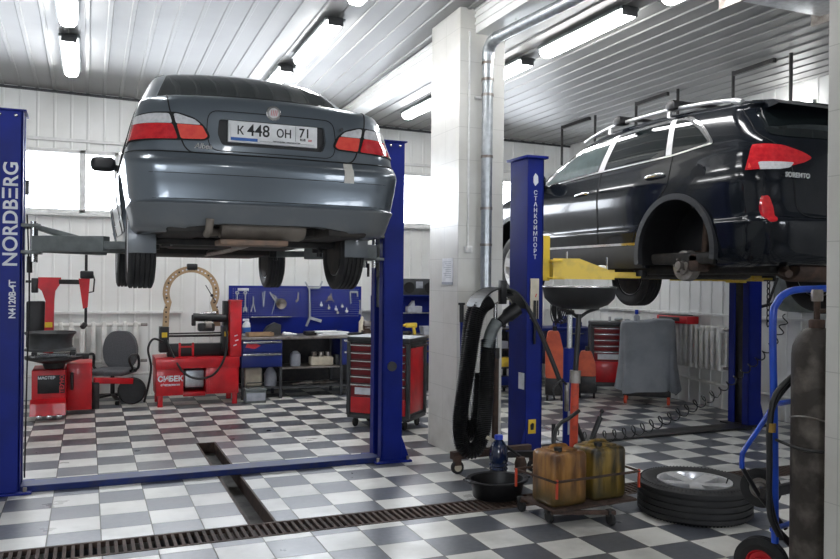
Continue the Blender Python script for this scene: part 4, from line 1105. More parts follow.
# 5-litre dark bottle
o = (3.00, 5.50, 0)
t = T('bottle', 'dark blue plastic bottle with a bright blue cap behind the black basin', 'bottle', o); t.scale = (1.12, 1.12, 1.12)
b = MB(); pr = [(.001, 0), (.058, 0), (.066, .01)]
for k in range(5): pr += [(.066, .03+k*.026), (.060, .036+k*.026), (.060, .044+k*.026), (.066, .05+k*.026)]
pr += [(.067, .175), (.067, .205), (.06, .25), (.045, .285), (.028, .305), (.024, .318), (.001, .318)]
b.lathe(pr, (0, 0, 0), 'z', 28); b.build('bottle_body', M['bottleblue'], t, 50)
b = MB(); b.lathe([(.001, .31), (.03, .31), (.03, .335), (.026, .34), (.001, .34)], (0, 0, 0), 'z', 24); b.build('cap', M['capblue'], t, 50)
# basin
o = (2.80, 5.17, 0)
t = T('basin', 'round black plastic basin with two grips on the floor in front of the bottle', 'basin', (2.80, 5.15, .002))
b = MB(); b.lathe([(.001, 0), (.155, 0), (.165, .01), (.185, .12), (.212, .125), (.216, .135), (.210, .142), (.182, .138), (.158, .022), (.001, .018)], (0, 0, 0), 'z', 48, sx=1.10, sy=.95); b.build('basin_body', M['black'], t, 50)
for s_ in (-1, 1):
    b = MB(); b.tube([(s_*.20, -.06, .135), (s_*.245, -.045, .137), (s_*.25, .045, .137), (s_*.20, .06, .135)], .009, 8); b.build('grip', M['black'], t)

# oil trolley with two cans, red pole and raised bowl
o = (3.13, 4.56, 0); RZ = R(5)
t = T('oil_trolley', 'rusty wheeled oil trolley with a red pole and a black bowl raised on top', 'trolley', o, RZ)
b = MB(); b.box(-.35, .35, -.17, .21, .095, .112, .003); b.build('tray', M['rust'], t)
b = MB(); b.tube([(-.36, -.18, .30), (.36, -.18, .30), (.38, .24, .30), (-.38, .24, .30)], .009, 8, closed=True); b.build('guard_rail', M['rust'], t)
for (x, y) in ((-.345, -.18), (.355, -.18), (-.40, .20), (.375, .22)):
    b = MB(); b.box(x-.007, x+.007, y-.007, y+.007, .19, .315, .002); b.build('corner_post', M['redpole'], t)
for p, q in (((-.33, -.10, .085), (.05, -.29, .085)), ((-.35, .22, .085), (.38, .18, .085))):
    b = MB(); b.bar(p, q, .03, .025); b.build('base_bar', M['rust'], t)
for (x, y) in ((-.31, -.045), (.02, -.27), (.32, .16), (-.33, .24)):
    b = MB(); b.box(x-.022, x+.022, y-.02, y+.02, .06, .105, .003); ck = b.build('caster_fork', M['blackm'], t)
    b = MB(); b.lathe([(.004, -.012), (.034, -.014), (.04, -.008), (.04, .008), (.034, .014), (.004, .012)], (x, y-.01, .041), 'x', 20); b.build('caster_wheel', M['rubber'], ck)
b = MB(); b.cyl((.16, .29, .10), (.17, .285, .92), .030, 16); b.build('red_pole', M['redpole'], t, label='orange-red pole')
b = MB(); b.cyl((.17, .285, .90), (.195, .28, 1.36), .019, 14); b.build('black_pole', M['blackm'], t)
b = MB(); b.cyl((.168, .285, .86), (.172, .285, .95), .04, 16); b.build('pole_clamp', M['oldsteel'], t)
for s_ in (-1, 1):
    b = MB(); b.tube(smoothpath([(.195, .28, 1.33), (.195+s_*.08, .28, 1.375), (.195+s_*.18, .28, 1.40)], 4), .012, 8); b.build('bowl_bracket', M['blackm'], t)
b = MB(); b.lathe([(.001, 1.395), (.13, 1.40), (.205, 1.43), (.25, 1.475), (.263, 1.54), (.267, 1.555), (.258, 1.557), (.24, 1.485), (.195, 1.44), (.001, 1.415)], (.195, .28, 0), 'z', 48); bw = b.build('bowl', M['black'], t, 50)
b = MB(); b.tube([(.195+.262*math.cos(a*PI/24), .28+.262*math.sin(a*PI/24), 1.558) for a in range(48)], .007, 8, closed=True); b.build('bowl_rim', M['steel'], bw, 60)
def can(m, lab, loc, rz):
    t = T('oil_can', lab, 'oil can', loc, rz, 'stained oil cans on the trolley')
    b = MB(); b.box(-.145, .145, -.125, .125, 0, .355, .035, seg=4); bd = b.build('can_body', m, t, 50)
    for x in (-.07, .07):
        b = MB(); b.box(x-.018, x+.018, -.1265, -.118, .04, .30, .006); b.build('moulded_rib', m, bd)
    b = MB(); b.box(-.09, .09, -.085, .085, .35, .368, .01); b.build('top_panel', m, bd)
    b = MB(); b.tube(smoothpath([(-.08, .02, .355), (-.05, .02, .378), (.05, .02, .378), (.08, .02, .355)], 4), .012, 8); b.build('handle', m, t)
    b = MB(); b.lathe([(.001, .36), (.028, .36), (.028, .385), (.001, .387)], (-.06, -.06, 0), 'z', 18); b.build('cap', M['black'], t)
    return t
can(M['can1'], 'amber stained plastic oil can on the trolley, the left one', (2.935, 4.53, .113), R(5))
can(M['can2'], 'dark olive stained plastic oil can on the trolley, the right one', (3.285, 4.575, .113), R(5))
# pump handle and suction hose in the cans
b = MB((3.40, 4.60, .49)); 
t = T('hand_pump', 'black pump with a ball tip leaning out of the olive oil can', 'pump', (3.29, 4.66, .48))
b = MB(); b.cyl((-.01, 0, .002), (.065, .0, .16), .019, 14); b.build('pump_tube', M['black'], t)
b = MB(); b.cyl((.065, 0, .16), (.076, .0, .19), .008, 10); b.sphere((.078, 0, .20), .015, 10); b.build('pump_knob', M['black'], t)
t = T('suction_hose', 'black curved suction hose rising from the amber oil can', 'hose', (2.98, 4.60, .485))
b = MB(); b.tube(smoothpath([(-.06, -.02, -.0), (-.04, -.01, .09), (.02, .02, .14), (.10, .04, .165), (.22, .10, .20)], 6), .014, 10); b.build('hose_run', M['hose'], t)
b = MB(); b.cyl((-.012, .06, 0), (-.012, .06, .13), .014, 10); b.build('hose_valve', M['blackm'], t)
# blue hydraulic transmission jack
o = (3.45, 5.20, 0)
t = T('transmission_jack', 'slim blue hydraulic jack column with a chrome rod beside the red pole', 'jack', o)
b = MB(o); b.cyl((3.45, 5.2, .06), (3.45, 5.2, 1.08), .048, 20); b.build('cylinder', M['blue'], t)
b = MB(o); b.cyl((3.45, 5.2, 1.07), (3.45, 5.2, 1.34), .022, 16); b.build('chrome_rod', M['steel'], t)
b = MB(o); b.cyl((3.45, 5.2, 1.34), (3.45, 5.2, 1.375), .035, 16); b.build('rod_head', M['blackm'], t)
for a in (20, 110, 200, 290):
    c_, s_ = math.cos(R(a)), math.sin(R(a))
    b = MB(o); b.bar((3.45, 5.2, .09), (3.45+.33*c_, 5.2+.33*s_, .07), .05, .04); lg = b.build('leg', M['blackm'], t)
    b = MB(o); b.lathe([(.004, -.012), (.03, -.012), (.03, .012), (.004, .012)], (3.45+.33*c_, 5.2+.33*s_, .03), 'x', 16); b.build('wheel', M['rubber'], lg)
b = MB(o); b.box(3.385, 3.415, 5.14, 5.17, .60, .82, .004); b.build('valve_block', M['oldsteel'], t)
b = MB(o); b.tube(smoothpath([(3.40, 5.15, .8), (3.33, 5.13, .84), (3.27, 5.14, .78), (3.28, 5.14, .7)], 4), .008, 8); b.build('pedal', M['blackm'], t)
b = MB(o); b.box(3.408, 3.452, 5.148, 5.152, .42, .60); b.build('label_plate', M['paper2'], t)

# car wheel on the floor
o = (3.91, 4.33, .002)
w = T('spare_wheel', 'big car wheel with silver alloy rim lying flat on the floor', 'wheel', o)
me = tyre_mesh(.385, .235, .245, 4, 72, 'z', True); ty = put('tyre', me, M['rubber'], w, 30, loc=(0, 0, .1175))
b = MB(); rim_mb(b, .243, .235, 'z', 5, .02, 1, .085); b.build('rim', M['alloy'], w).location = (0, 0, .1175)
b = MB(); b.lathe([(.001, .190), (.03, .190), (.032, .180), (.001, .18)], (0, 0, 0), 'z', 20); b.build('centre_cap', M['dgrey'], w)
b = MB(); b.cyl((0, 0, .01), (0, 0, .03), .235, 40); b.build('added_dark_disc', M['under'], w)  # dark disc added under the spokes to hide the bright floor
for k in range(5):
    a = 2*PI*(k+.5)/5+PI/2; b = MB(); b.cyl((.05*math.cos(a), .05*math.sin(a), .17), (.05*math.cos(a), .05*math.sin(a), .196), .009, 8); b.build('bolt_hole', M['holes'], w)
b = MB(); b.cyl((.19, -.10, .20), (.20, -.11, .245), .005, 8); b.build('valve', M['black'], w)

# gas cylinder on its blue truck
o = (3.36, 3.0, 0)
t = T('cylinder_truck', 'blue tubular cylinder truck with red-hubbed tyres beside the near pillar', 'hand truck', o)
b = MB(o); b.tube(smoothpath([(3.235, 3.0, .28), (3.225, 3.0, .8), (3.205, 3.0, 1.38), (3.225, 2.995, 1.50), (3.30, 2.98, 1.56), (3.45, 2.96, 1.572), (3.62, 2.94, 1.572), (3.70, 2.93, 1.52), (3.71, 2.93, 1.40), (3.71, 2.93, .28)], 6), .0185, 14); b.build('frame', M['blue3'], t, 60)
for z in (.98, .34):
    b = MB(o); b.tube([(3.235, 3.02, z), (3.46, 3.08, z+.0), (3.70, 2.97, z)], .014, 10); b.build('cross_bar', M['blue3'], t, 60)
b = MB(o); b.tube(smoothpath([(3.42, 3.10, 1.08), (3.28, 3.12, .88), (3.15, 3.12, .74), (3.13, 3.12, .70), (3.14, 3.13, .64)], 6), .0135, 10); b.build('support_leg', M['blue3'], t, 60)
b = MB(o); b.tube([(3.14, 3.13, .645), (3.30, 3.17, .47), (3.42, 3.1, .30)], .012, 10); b.build('support_leg_lower', M['blackm'], t, 60)
b = MB(o); b.bar((3.20, 3.05, .52), (3.50, 3.1, .52), .03, .05); b.build('support_bar', M['blackm'], t)
b = MB(o); b.bar((3.24, 3.02, .36), (3.50, 2.96, .10), .03, .03); b.build('bottom_brace', M['blackm'], t)
b = MB(o); b.box(3.14, 3.72, 2.66, 3.02, .028, .045, .004); b.build('toe_plate', M['blackm'], t)
def small_wheel(c, r, wdt, rz, m_hub, nm):
    me = tyre_mesh(r, wdt, r*.5, 2, 40); ob = put('wheel', me, M['rubber'], t, 30, loc=Vector(c)-Vector(o)); ob.rotation_euler = (0, 0, rz)
    b = MB(); b.lathe([(.012, -wdt*.5), (.03, -wdt*.5), (.034, -wdt*.2), (r*.44, -wdt*.22), (r*.50, -wdt*.42), (r*.53, -wdt*.42), (r*.53, wdt*.4), (.012, wdt*.4)], (0, 0, 0), 'x', 32, close='loop'); b.build('hub', m_hub, ob, 40)
small_wheel((3.27, 3.12, .135), .134, .075, R(28), M['red'], 'a')
small_wheel((3.78, 2.90, .135), .134, .075, R(28), M['red'], 'a')
small_wheel((3.345, 3.20, .50), .105, .035, R(28), M['oldsteel'], 'a')
b = MB(o); b.cyl((3.30, 3.10, .135), (3.74, 2.92, .135), .012, 10); b.build('axle', M['blackm'], t)
o = (3.278, 2.80, .046)
t = T('gas_cylinder', 'tall worn brown-grey gas cylinder standing on the blue truck', 'gas cylinder', o)
b = MB(); b.lathe([(.001, 0), (.105, 0), (.113, .02), (.113, 1.21), (.108, 1.25), (.092, 1.29), (.068, 1.322), (.042, 1.338), (.001, 1.34)], (0, 0, 0), 'z', 48); b.build('cylinder_body', M['steelcyl'], t, 60)
b = MB(); b.lathe([(.001, 1.325), (.037, 1.325), (.037, 1.375), (.03, 1.38), (.001, 1.38)], (0, 0, 0), 'z', 24); b.build('neck_ring', M['rust'], t, 60)
b = MB(); b.cyl((0, 0, 1.37), (0, 0, 1.475), .015, 14); b.cyl((0, 0, 1.42), (.05, -.02, 1.42), .013, 12); b.build('valve', M['rust'], t)
b = MB(); b.lathe([(.001, 1.468), (.026, 1.468), (.028, 1.48), (.028, 1.515), (.024, 1.525), (.001, 1.525)], (0, 0, 0), 'z', 8); b.build('valve_knob', M['oldsteel'], t)
b = MB(); b.cyl((.05, -.02, 1.42), (.09, -.035, 1.42), .02, 12); b.build('regulator_nut', M['rust'], t)
b = MB(); b.tube([(.1145*math.cos(a*PI/24), .1145*math.sin(a*PI/24), .905+.012*math.sin(a*.3)) for a in range(48)], .004, 6, closed=True); b.build('retaining_wire', M['oldsteel'], t)
o = (3.2, 3.0, .6)
t = T('gas_hose', 'black welding hose looped round the blue truck and the gas cylinder', 'hose', o)
b = MB(o); b.tube(smoothpath([(3.34, 2.92, 1.16), (3.27, 2.93, 1.135), (3.18, 2.955, 1.04), (3.15, 2.96, .90), (3.155, 2.965, .70), (3.165, 2.97, .45), (3.22, 2.96, .33)], 8), .015, 10); b.build('hose_loop', M['hose'], t, 60)
b = MB(o); b.tube(smoothpath([(3.34, 2.93, 1.13), (3.29, 2.95, 1.11), (3.20, 2.975, 1.0), (3.165, 2.98, .88), (3.17, 2.985, .76), (3.19, 2.99, .50), (3.26, 2.985, .30)], 8), .013, 10); b.build('hose_loop', M['hose'], t, 60)
b = MB(o); b.tube(smoothpath([(3.17, 2.94, .82), (3.165, 2.80, .805), (3.19, 2.68, .81), (3.28, 2.655, .825), (3.40, 2.69, .85)], 8), .008, 8); b.build('hose_wrap', M['hose'], t, 60)
b = MB(o); b.cyl((3.155, 2.955, .855), (3.158, 2.957, .90), .021, 10); b.build('brass_fitting', mat('brass', (.45, .28, .08), .35, .9), t)

# coiled air hose, hanging from the rear post to the front post
pth = smoothpath([(4.05, 6.35, .16), (4.4, 6.42, .09), (4.9, 6.46, .085), (5.3, 6.5, .14), (5.75, 6.53, .26), (6.2, 6.55, .42), (6.6, 6.58, .62), (6.95, 6.58, .85), (7.1, 6.55, 1.05), (7.15, 6.5, 1.25)], 40)
L = [0]
for i in range(1, len(pth)): L.append(L[-1]+(pth[i]-pth[i-1]).length)
pts = []
for i, p in enumerate(pth):
    d_ = (pth[min(i+1, len(pth)-1)]-pth[max(i-1, 0)]).normalized(); sd = d_.cross(Vector((0, 0, 1))).normalized(); up = sd.cross(d_)
    a = L[i]/.125*2*PI; r_ = .055 if p.x < 6.2 else .035
    pts.append(p+sd*math.cos(a)*r_+up*math.sin(a)*r_)
tag(put('coiled_hose', (lambda b: (b.tube([q for q in pts], .007, 6), b.mesh())[1])(MB((4.05, 6.35, .1))), M['hose'], None, 60, loc=(4.05, 6.35, .1)), 'black coiled air hose stretched between the posts of the yellow-armed lift', 'hose')
# ================================================================ BACK OF THE LEFT BAY
def radiator(n, lab, loc, rz, pt=.098):
    t = T('radiator', lab, 'radiator', loc, rz)
    for k in range(n):
        b = MB(); x = k*pt
        b.box(x-.031, x+.031, -.07, -.035, .06, .50, .012); b.box(x-.031, x+.031, .035, .07, .06, .50, .012)
        b.box(x-.030, x+.030, -.07, .07, .48, .56, .022, seg=3); b.box(x-.030, x+.030, -.07, .07, 0, .08, .022, seg=3)
        b.cyl((x-pt*.5, 0, .52), (x+pt*.5, 0, .52), .026, 12); b.cyl((x-pt*.5, 0, .04), (x+pt*.5, 0, .04), .026, 12)
        b.build('radiator_section', M['white_dirty'], t, 40)
    for z in (.04, .52):
        b = MB(); b.cyl((n*pt-pt*.5, 0, z), (n*pt+.02, 0, z), .02, 12); b.build('pipe_nut', M['oldsteel'], t)
    return t
radiator(9, 'white cast iron radiator behind the grey office chair', (-.45, 11.17, .44), 0, .13)
radiator(9, 'white cast iron radiator on the right wall beside the covered machine', (7.34, 8.46, .49), R(-90))
t = T('heating_pipe', 'white heating pipe along the back wall under the left radiator', 'pipe', (0, 11.2, .3))
b = MB((0, 11.2, .3)); b.tube([(-4, 11.2, .33), (1.6, 11.2, .30)], .02, 10); b.build('pipe_run', M['white_dirty'], t, 60)
t = T('heating_pipe', 'white heating pipe sloping low along the right wall', 'pipe', (7.36, 7, .3))
b = MB((7.36, 7, .3)); b.tube([(7.37, 9.4, .36), (7.37, 8.5, .35), (7.37, 7.6, .30), (7.37, 3.0, .24)], .02, 10); b.build('pipe_run', M['white_dirty'], t, 60)

# tyre changer
o = (-.28, 9.55, 0)
t = T('tyre_changer', 'red tyre changing machine with a swing arm beside the left lift post', 'tyre changer', o)
b = MB(o); b.box(-.56, -.215, 9.62, 10.15, .06, .56, .012); cb = b.build('cabinet', M['red'], t, 30)
b = MB(o); b.box(-.215, .055, 9.86, 10.35, .06, .60, .012); b.build('side_cabinet', M['red'], cb, 30)
b = MB(o); b.prism([(9.62, .06), (9.62, .24), (9.52, .20), (9.50, .07)], 'x', -.57, -.215); b.build('pedal_cover', M['red'], cb, 30)
for k in range(3):
    b = MB(o); b.box(-.50+k*.10, -.45+k*.10, 9.44, 9.53, .05, .085, .006); b.build('pedal', M['steel'], t)
b = MB(o); b.box(-.50, -.225, 9.61, 9.62, .30, .50, .004); pn = b.build('label_panel', M['black'], cb)
text('panel_text', 'МАСТЕР', .042, M['letter'], pn, (-.41-o[0], 9.609-o[1], .472), bold=.0014)
text('panel_text', 'ТЕХНО', .058, M['inkred'], pn, (-.253-o[0], 9.609-o[1], .40), rot=90, bold=.002)
b = MB(o); b.box(-.175, -.14, 9.80, 9.862, .30, .50, .012); b.build('bead_breaker_handle', M['blackm'], t)
b = MB(o); b.lathe([(.001, .56), (.10, .56), (.12, .62), (.26, .66), (.30, .67), (.30, .70), (.001, .70)], (-.34, 9.75, 0), 'z', 32); b.build('turntable', M['blackm'], t, 40)
for a in range(4):
    a_ = PI/4+a*PI/2; b = MB(o); b.bar((-.34, 9.75, .715), (-.34+.29*math.cos(a_), 9.75+.29*math.sin(a_), .715), .06, .03); jw = b.build('clamp_arm', M['steel'], t)
    b = MB(o); b.box(-.34+.27*math.cos(a_)-.03, -.34+.27*math.cos(a_)+.03, 9.75+.27*math.sin(a_)-.03, 9.75+.27*math.sin(a_)+.03, .72, .765, .01); b.build('clamp_jaw', M['blackm'], jw)
b = MB(o); b.box(-.13, .02, 9.70, 9.80, .66, .72, .01); b.build('bead_breaker_arm', M['blackm'], t)
b = MB(o); b.prism([(-.47, .60), (-.45, 1.30), (-.49, 1.42), (-.53, 1.46), (-.53, 1.58), (-.29, 1.58), (-.29, 1.52), (-.35, 1.42), (-.36, 1.30), (-.365, .60)], 'y', 10.10, 10.22); b.build('column', M['red'], t, 30)
b = MB(o); b.box(-.455, -.375, 10.09, 10.101, 1.0, 1.06); b.build('column_sticker', M['boltile'], t)
b = MB(o); b.bar((-.30, 10.12, 1.53), (-.03, 9.95, 1.53), .055, .055, bev=.006); b.build('swing_arm', M['blackm'], t)
b = MB(o); b.box(-.66, -.52, 10.10, 10.2, 1.515, 1.545, .004); b.build('rear_arm', M['blackm'], t)
b = MB(o); b.box(-.60, -.53, 10.08, 10.22, 1.40, 1.57, .01); b.build('air_cylinder', M['blackm'], t)
b = MB(o); b.prism([(-.10, 1.57), (.02, 1.57), (.0, 1.24), (-.05, 1.22)], 'y', 9.90, 9.98); b.build('arm_head', M['red'], t, 30)
b = MB(o); b.box(-.085, .06, 9.88, 10.0, 1.57, 1.66, .015); b.build('arm_lock', M['black'], t)
b = MB(o); b.tube([(.05, 9.93, 1.62), (.07, 9.92, 1.56), (.06, 9.91, 1.42), (.01, 9.91, 1.41)], .009, 8); b.build('arm_handle', M['blackm'], t)
b = MB(o); b.cyl((-.02, 9.94, 1.03), (-.02, 9.94, 2.0), .016, 12); b.build('mount_rod', M['blackm'], t)
b = MB(o); b.bar((-.02, 9.94, 1.05), (-.06, 9.90, 1.0), .05, .05, bev=.01); b.build('mount_head', M['blackm'], t)
b = MB(o); b.box(-.66, -.46, 10.24, 10.36, .75, 1.30, .02); b.build('air_tank', M['black'], t)
# steel rim lying on the turntable
t = T('wheel_rim', 'dark steel wheel rim lying on top of the red tyre changer', 'wheel rim', (-.38, 9.75, .766))
b = MB(); b.lathe([(.262, 0), (.268, .006), (.262, .018), (.235, .03), (.225, .06), (.225, .13), (.245, .17), (.262, .185), (.268, .20), (.262, .206), (.25, .195), (.215, .13), (.215, .04), (.24, .012)], (0, 0, 0), 'z', 44, close='loop'); rb = b.build('rim_barrel', M['dgrey'], t, 40)
b = MB(); b.lathe([(.03, .05), (.12, .06), (.2, .10), (.218, .10), (.2, .085), (.12, .045), (.03, .04)], (0, 0, 0), 'z', 32, close='loop'); b.build('rim_disc', M['dgrey'], t, 40)
t = T('floor_jack', 'red low jack arm lying on the floor between tyre changer and chair', 'jack', (.3, 10.5, 0))
o = (.3, 10.5, 0)
b = MB(o); b.bar((.08, 10.3, .34), (.52, 10.45, .30), .07, .07, bev=.006); b.build('jack_arm', M['red'], t)
b = MB(o); b.lathe([(.001, -.03), (.15, -.03), (.17, 0), (.15, .03), (.001, .03)], (.52, 10.5, .171), 'y', 28); b.build('jack_disc', M['black'], t)
b = MB(o); b.box(.05, .14, 10.25, 10.35, 0, .32, .01); b.build('jack_foot', M['blackm'], t)

# office chair
o = (.30, 10.75, 0)
t = T('office_chair', 'grey fabric office chair with black arms in front of the radiator', 'chair', o, R(-25))
b = MB(); b.box(-.235, .235, -.23, .23, .36, .43, .03, seg=3); b.build('seat', M['fabric'], t, 50)
b = MB(); q = [(-.15, .42), (.15, .42), (.21, .52), (.225, .66), (.19, .80), (.10, .89), (-.10, .89), (-.19, .80), (-.225, .66), (-.21, .52)]
b.prism(rpoly(q, .05), 'y', .20, .27); b.build('backrest', M['fabric'], t, 50)
b = MB(); b.bar((0, .22, .38), (0, .285, .50), .06, .02); b.bar((0, .285, .48), (0, .285, .75), .06, .02); b.build('back_bracket', M['black'], t)
for s_ in (-1, 1):
    b = MB(); b.tube(smoothpath([(s_*.23, .08, .40), (s_*.29, .10, .44), (s_*.29, .10, .57), (s_*.28, .02, .61), (s_*.28, -.14, .60), (s_*.285, -.17, .54), (s_*.28, -.06, .44), (s_*.23, -.02, .40)], 5), .017, 10); b.build('armrest', M['black'], t, 60)
b = MB(); b.cyl((0, 0, .09), (0, 0, .36), .026, 14); b.build('gas_stem', M['black'], t)
for k in range(5):
    a = 2*PI*k/5+.3; b = MB(); b.bar((0, 0, .10), (.28*math.cos(a), .28*math.sin(a), .075), .045, .03, bev=.005); lg = b.build('leg', M['black'], t)
    b = MB(); b.lathe([(.004, -.02), (.026, -.02), (.028, 0), (.026, .02), (.004, .02)], (.28*math.cos(a), .28*math.sin(a), .029), 'x', 14); b.build('caster', M['black'], lg)

# rim straightening machine
o = (1.27, 10.3, 0)
t = T('rim_press', 'red rim straightening machine with a drilled ring clamp over it', 'workshop machine', o)
b = MB(o); b.box(.77, 1.78, 10.10, 10.70, .47, .60, .006); bd = b.build('table', M['red'], t, 30)
b = MB(o); b.box(.78, 1.10, 10.12, 10.66, .14, .47, .006); c1 = b.build('left_cabinet', M['red'], bd, 30)
b = MB(o); b.box(1.37, 1.775, 10.12, 10.66, .14, .47, .006); b.box(1.41, 1.74, 10.108, 10.121, .17, .50, .003); b.build('right_cabinet', M['red'], bd, 30)
b = MB(o); b.box(1.10, 1.37, 10.5, 10.52, .14, .47); b.build('back_panel', M['dgrey'], bd)
b = MB(o); b.box(1.12, 1.36, 10.2, 10.45, .22, .44, .02); b.build('motor', M['galv'], t)
b = MB(o); b.box(1.10, 1.37, 10.14, 10.5, .12, .17, .006); b.build('bottom_shelf', M['red'], bd)
for x in (.80, 1.70):
    for y in (10.14, 10.60):
        b = MB(o); b.box(x, x+.06, y, y+.06, 0, .16, .004); b.build('leg', M['red'], bd)
text('maker_lettering', 'СИБЕК', .088, M['letter'], c1, (.945-o[0], 10.118-o[1], .345), bold=.004)
text('maker_lettering', 'оборудование', .033, M['letter'], c1, (.945-o[0], 10.118-o[1], .275), bold=.0012)
b = MB(o); b.box(.92, 1.68, 10.30, 10.42, .60, .76, .01); b.build('bed_rail', M['black'], t)
b = MB(o); b.cyl((.88, 10.3, .86), (1.66, 10.3, .86), .014, 10); b.cyl((.88, 10.3, .89), (1.66, 10.38, .89), .010, 10); b.build('slide_bar', M['blackm'], t)
for x in (.88, 1.64):
    b = MB(o); b.box(x-.055, x+.055, 10.24, 10.42, .66, .98, .008); tw_ = b.build('clamp_block', M['black'], t)
    b = MB(o); b.box(x-.032, x+.032, 10.235, 10.241, .85, .91); b.build('block_sticker', M['boltile'], tw_)
b = MB(o); b.box(1.60, 1.70, 10.26, 10.40, .98, 1.30, .008); b.build('upright_block', M['black'], t)
b = MB(o); b.box(1.66, 1.80, 10.10, 10.26, .60, 1.30, .006); b.build('red_column', M['red'], t, 30)
b = MB(o); b.box(1.65, 1.81, 10.09, 10.27, 1.30, 1.315, .003); b.build('column_cap', M['red'], t)
for k, (dx, z) in enumerate(((0, .86), (.01, .80), (-.01, .74))):
    b = MB(o); b.bar((1.71+dx, 10.095, z), (1.75+dx, 10.095, z+.015), .01, .012); b.build('white_mark', M['letter'], t)
b = MB(o); b.cyl((1.22, 10.22, 1.10), (1.62, 10.22, 1.08), .05, 16); hc = b.build('hydraulic_cylinder', M['black'], t)
b = MB(o); b.cyl((1.30, 10.22, 1.14), (1.50, 10.22, 1.15), .022, 12); b.build('cylinder_sleeve', M['steel'], hc)
b = MB(o); b.box(1.20, 1.25, 10.19, 10.25, .99, 1.13, .01); b.build('cylinder_head', M['black'], hc)
b = MB(o); b.box(1.28, 1.48, 10.16, 10.30, .92, 1.02, .02); b.build('lathe_slide', M['blackm'], t)
b = MB(o); b.lathe([(.02, -.04), (.055, -.04), (.055, .04), (.02, .04)], (1.40, 10.20, 1.00), 'x', 16); b.build('slide_wheel', M['oldsteel'], t)
for k in (0, 1):
    b = MB(o); b.bar((1.06+.0, 10.22, .60+k*.13), (1.06+.16, 10.22, .60+k*.13), .015, .02); b.build('red_bracket', M['red'], t)
for x in (1.06, 1.22):
    b = MB(o); b.box(x-.012, x+.012, 10.20, 10.24, .60, .78, .002); b.build('red_bracket', M['red'], t)
# drilled clamp ring: flat horseshoe
b = MB(o); cx, cz, r0, r1 = 1.205, 1.40, .265, .345
outer = [(cx+r1*math.cos(R(a)), cz+r1*.98*math.sin(R(a))) for a in range(-28, 209, 6)]
inner = [(cx+r0*math.cos(R(a)), cz+r0*.98*math.sin(R(a))) for a in range(-28, 209, 6)]
outer = [(cx+.36, .98), (cx+.335, 1.18)]+outer+[(cx-.335, 1.18), (cx-.345, .98)]
inner = [(cx+.28, .98), (cx+.262, 1.18)]+inner+[(cx-.262, 1.18), (cx-.27, .98)]
A = [b._v((x, 10.29, z)) for x, z in outer]; B = [b._v((x, 10.29, z)) for x, z in inner]
A2 = [b._v((x, 10.325, z)) for x, z in outer]; B2 = [b._v((x, 10.325, z)) for x, z in inner]
for i in range(len(A)-1):
    for q in ((A[i], A[i+1], B[i+1], B[i]), (A2[i+1], A2[i], B2[i], B2[i+1]), (A[i], A2[i], A2[i+1], A[i+1]), (B[i+1], B2[i+1], B2[i], B[i])): b.bm.faces.new(q)
for i in (0, -1): b.bm.faces.new((A[i], B[i], B2[i], A2[i]))
rg = b.build('drilled_ring', M['arch'], t, 40)
n = 0
for a in range(-24, 206, 9):
    b = MB(o); x, z = cx+(r0+r1)/2*math.cos(R(a)), cz+(r0+r1)/2*.98*math.sin(R(a)); b.cyl((x, 10.292, z), (x, 10.288, z), .011, 10); b.build('ring_hole', M['letter'] if n % 4 else M['holes'], rg); n += 1
for x in (cx-.305, cx+.318):
    for z in (1.04, 1.10, 1.16, 1.22):
        b = MB(o); b.cyl((x, 10.292, z), (x, 10.288, z), .011, 10); b.build('ring_hole', M['holes'], rg)
b = MB(o); b.box(cx-.06, cx+.07, 10.27, 10.34, cz+.29, cz+.37, .015); b.build('ring_clamp', M['black'], rg)
b = MB(o); b.tube([(cx+.17, 10.28, 1.50), (cx+.30, 10.28, 1.28)], .006, 6); b.sphere((cx+.25, 10.28, 1.37), .02, 10); b.build('feeler_rod', M['black'], rg)
b = MB(o); b.tube(smoothpath([(.90, 10.2, .82), (.98, 10.14, .62), (1.10, 10.06, .42), (1.27, 10.02, .35), (1.45, 10.02, .40), (1.58, 10.06, .58), (1.63, 10.14, .82), (1.62, 10.2, .95)], 8), .014, 8); b.build('hydraulic_hose', M['hose'], t, 60)
b = MB(o); b.tube(smoothpath([(.86, 10.2, .80), (.74, 10.12, .84), (.68, 10.10, .72), (.72, 10.15, .50), (.70, 10.3, .25), (.66, 10.4, .04)], 8), .014, 8); b.build('hydraulic_hose', M['hose'], t, 60)

# workbench, pegboard
def bench(x0, x1, y0, y1, lab, o, drawers=((0, .55), ), last=True):
    t = T('workbench', lab, 'workbench', o)
    b = MB(o); b.box(x0, x1, y0, y1, .785, .82, .004); b.build('worktop', M['oldsteel'], t)
    for x in (x0+.02, x0+.52, x1-.52, x1-.05):
        for y in (y0+.04, y1-.08):
            b = MB(o); b.box(x, x+.035, y, y+.035, 0, .785, .002); b.build('leg', M['dgrey'], t)
    for xa, xb in ((x0+.01, x0+.55), (x1-.50, x1-.02)):
        b = MB(o); b.box(xa, xb, y0+.03, y1-.05, .42, .785, .003); cs = b.build('drawer_cabinet', M['blue2'], t)
        for za, zb in ((.62, .77), (.435, .61)):
            b = MB(o); b.box(xa+.01, xb-.01, y0+.008, y0+.03, za, zb, .003); dr = b.build('drawer', M['blue2'], cs)
            b = MB(o); b.box(xa+.02, xb-.02, y0-.008, y0+.008, zb-.03, zb-.004, .003); b.build('drawer_handle', M['steel'], dr)
    b = MB(o); b.box(x0+.56, x1-.51, y0+.06, y1-.06, .385, .405); b.build('shelf', M['oldsteel'], t)
    b = MB(o); b.box(x0+.03, x1-.03, y0+.06, y1-.06, .13, .15); b.build('shelf', M['dgrey'], t)
    b = MB(o); b.box(x0+.02, x1-.02, y1-.03, y1-.02, .15, .785); b.build('back_panel', M['blackm'], t)
    return t
o = (2.75, 10.65, 0)
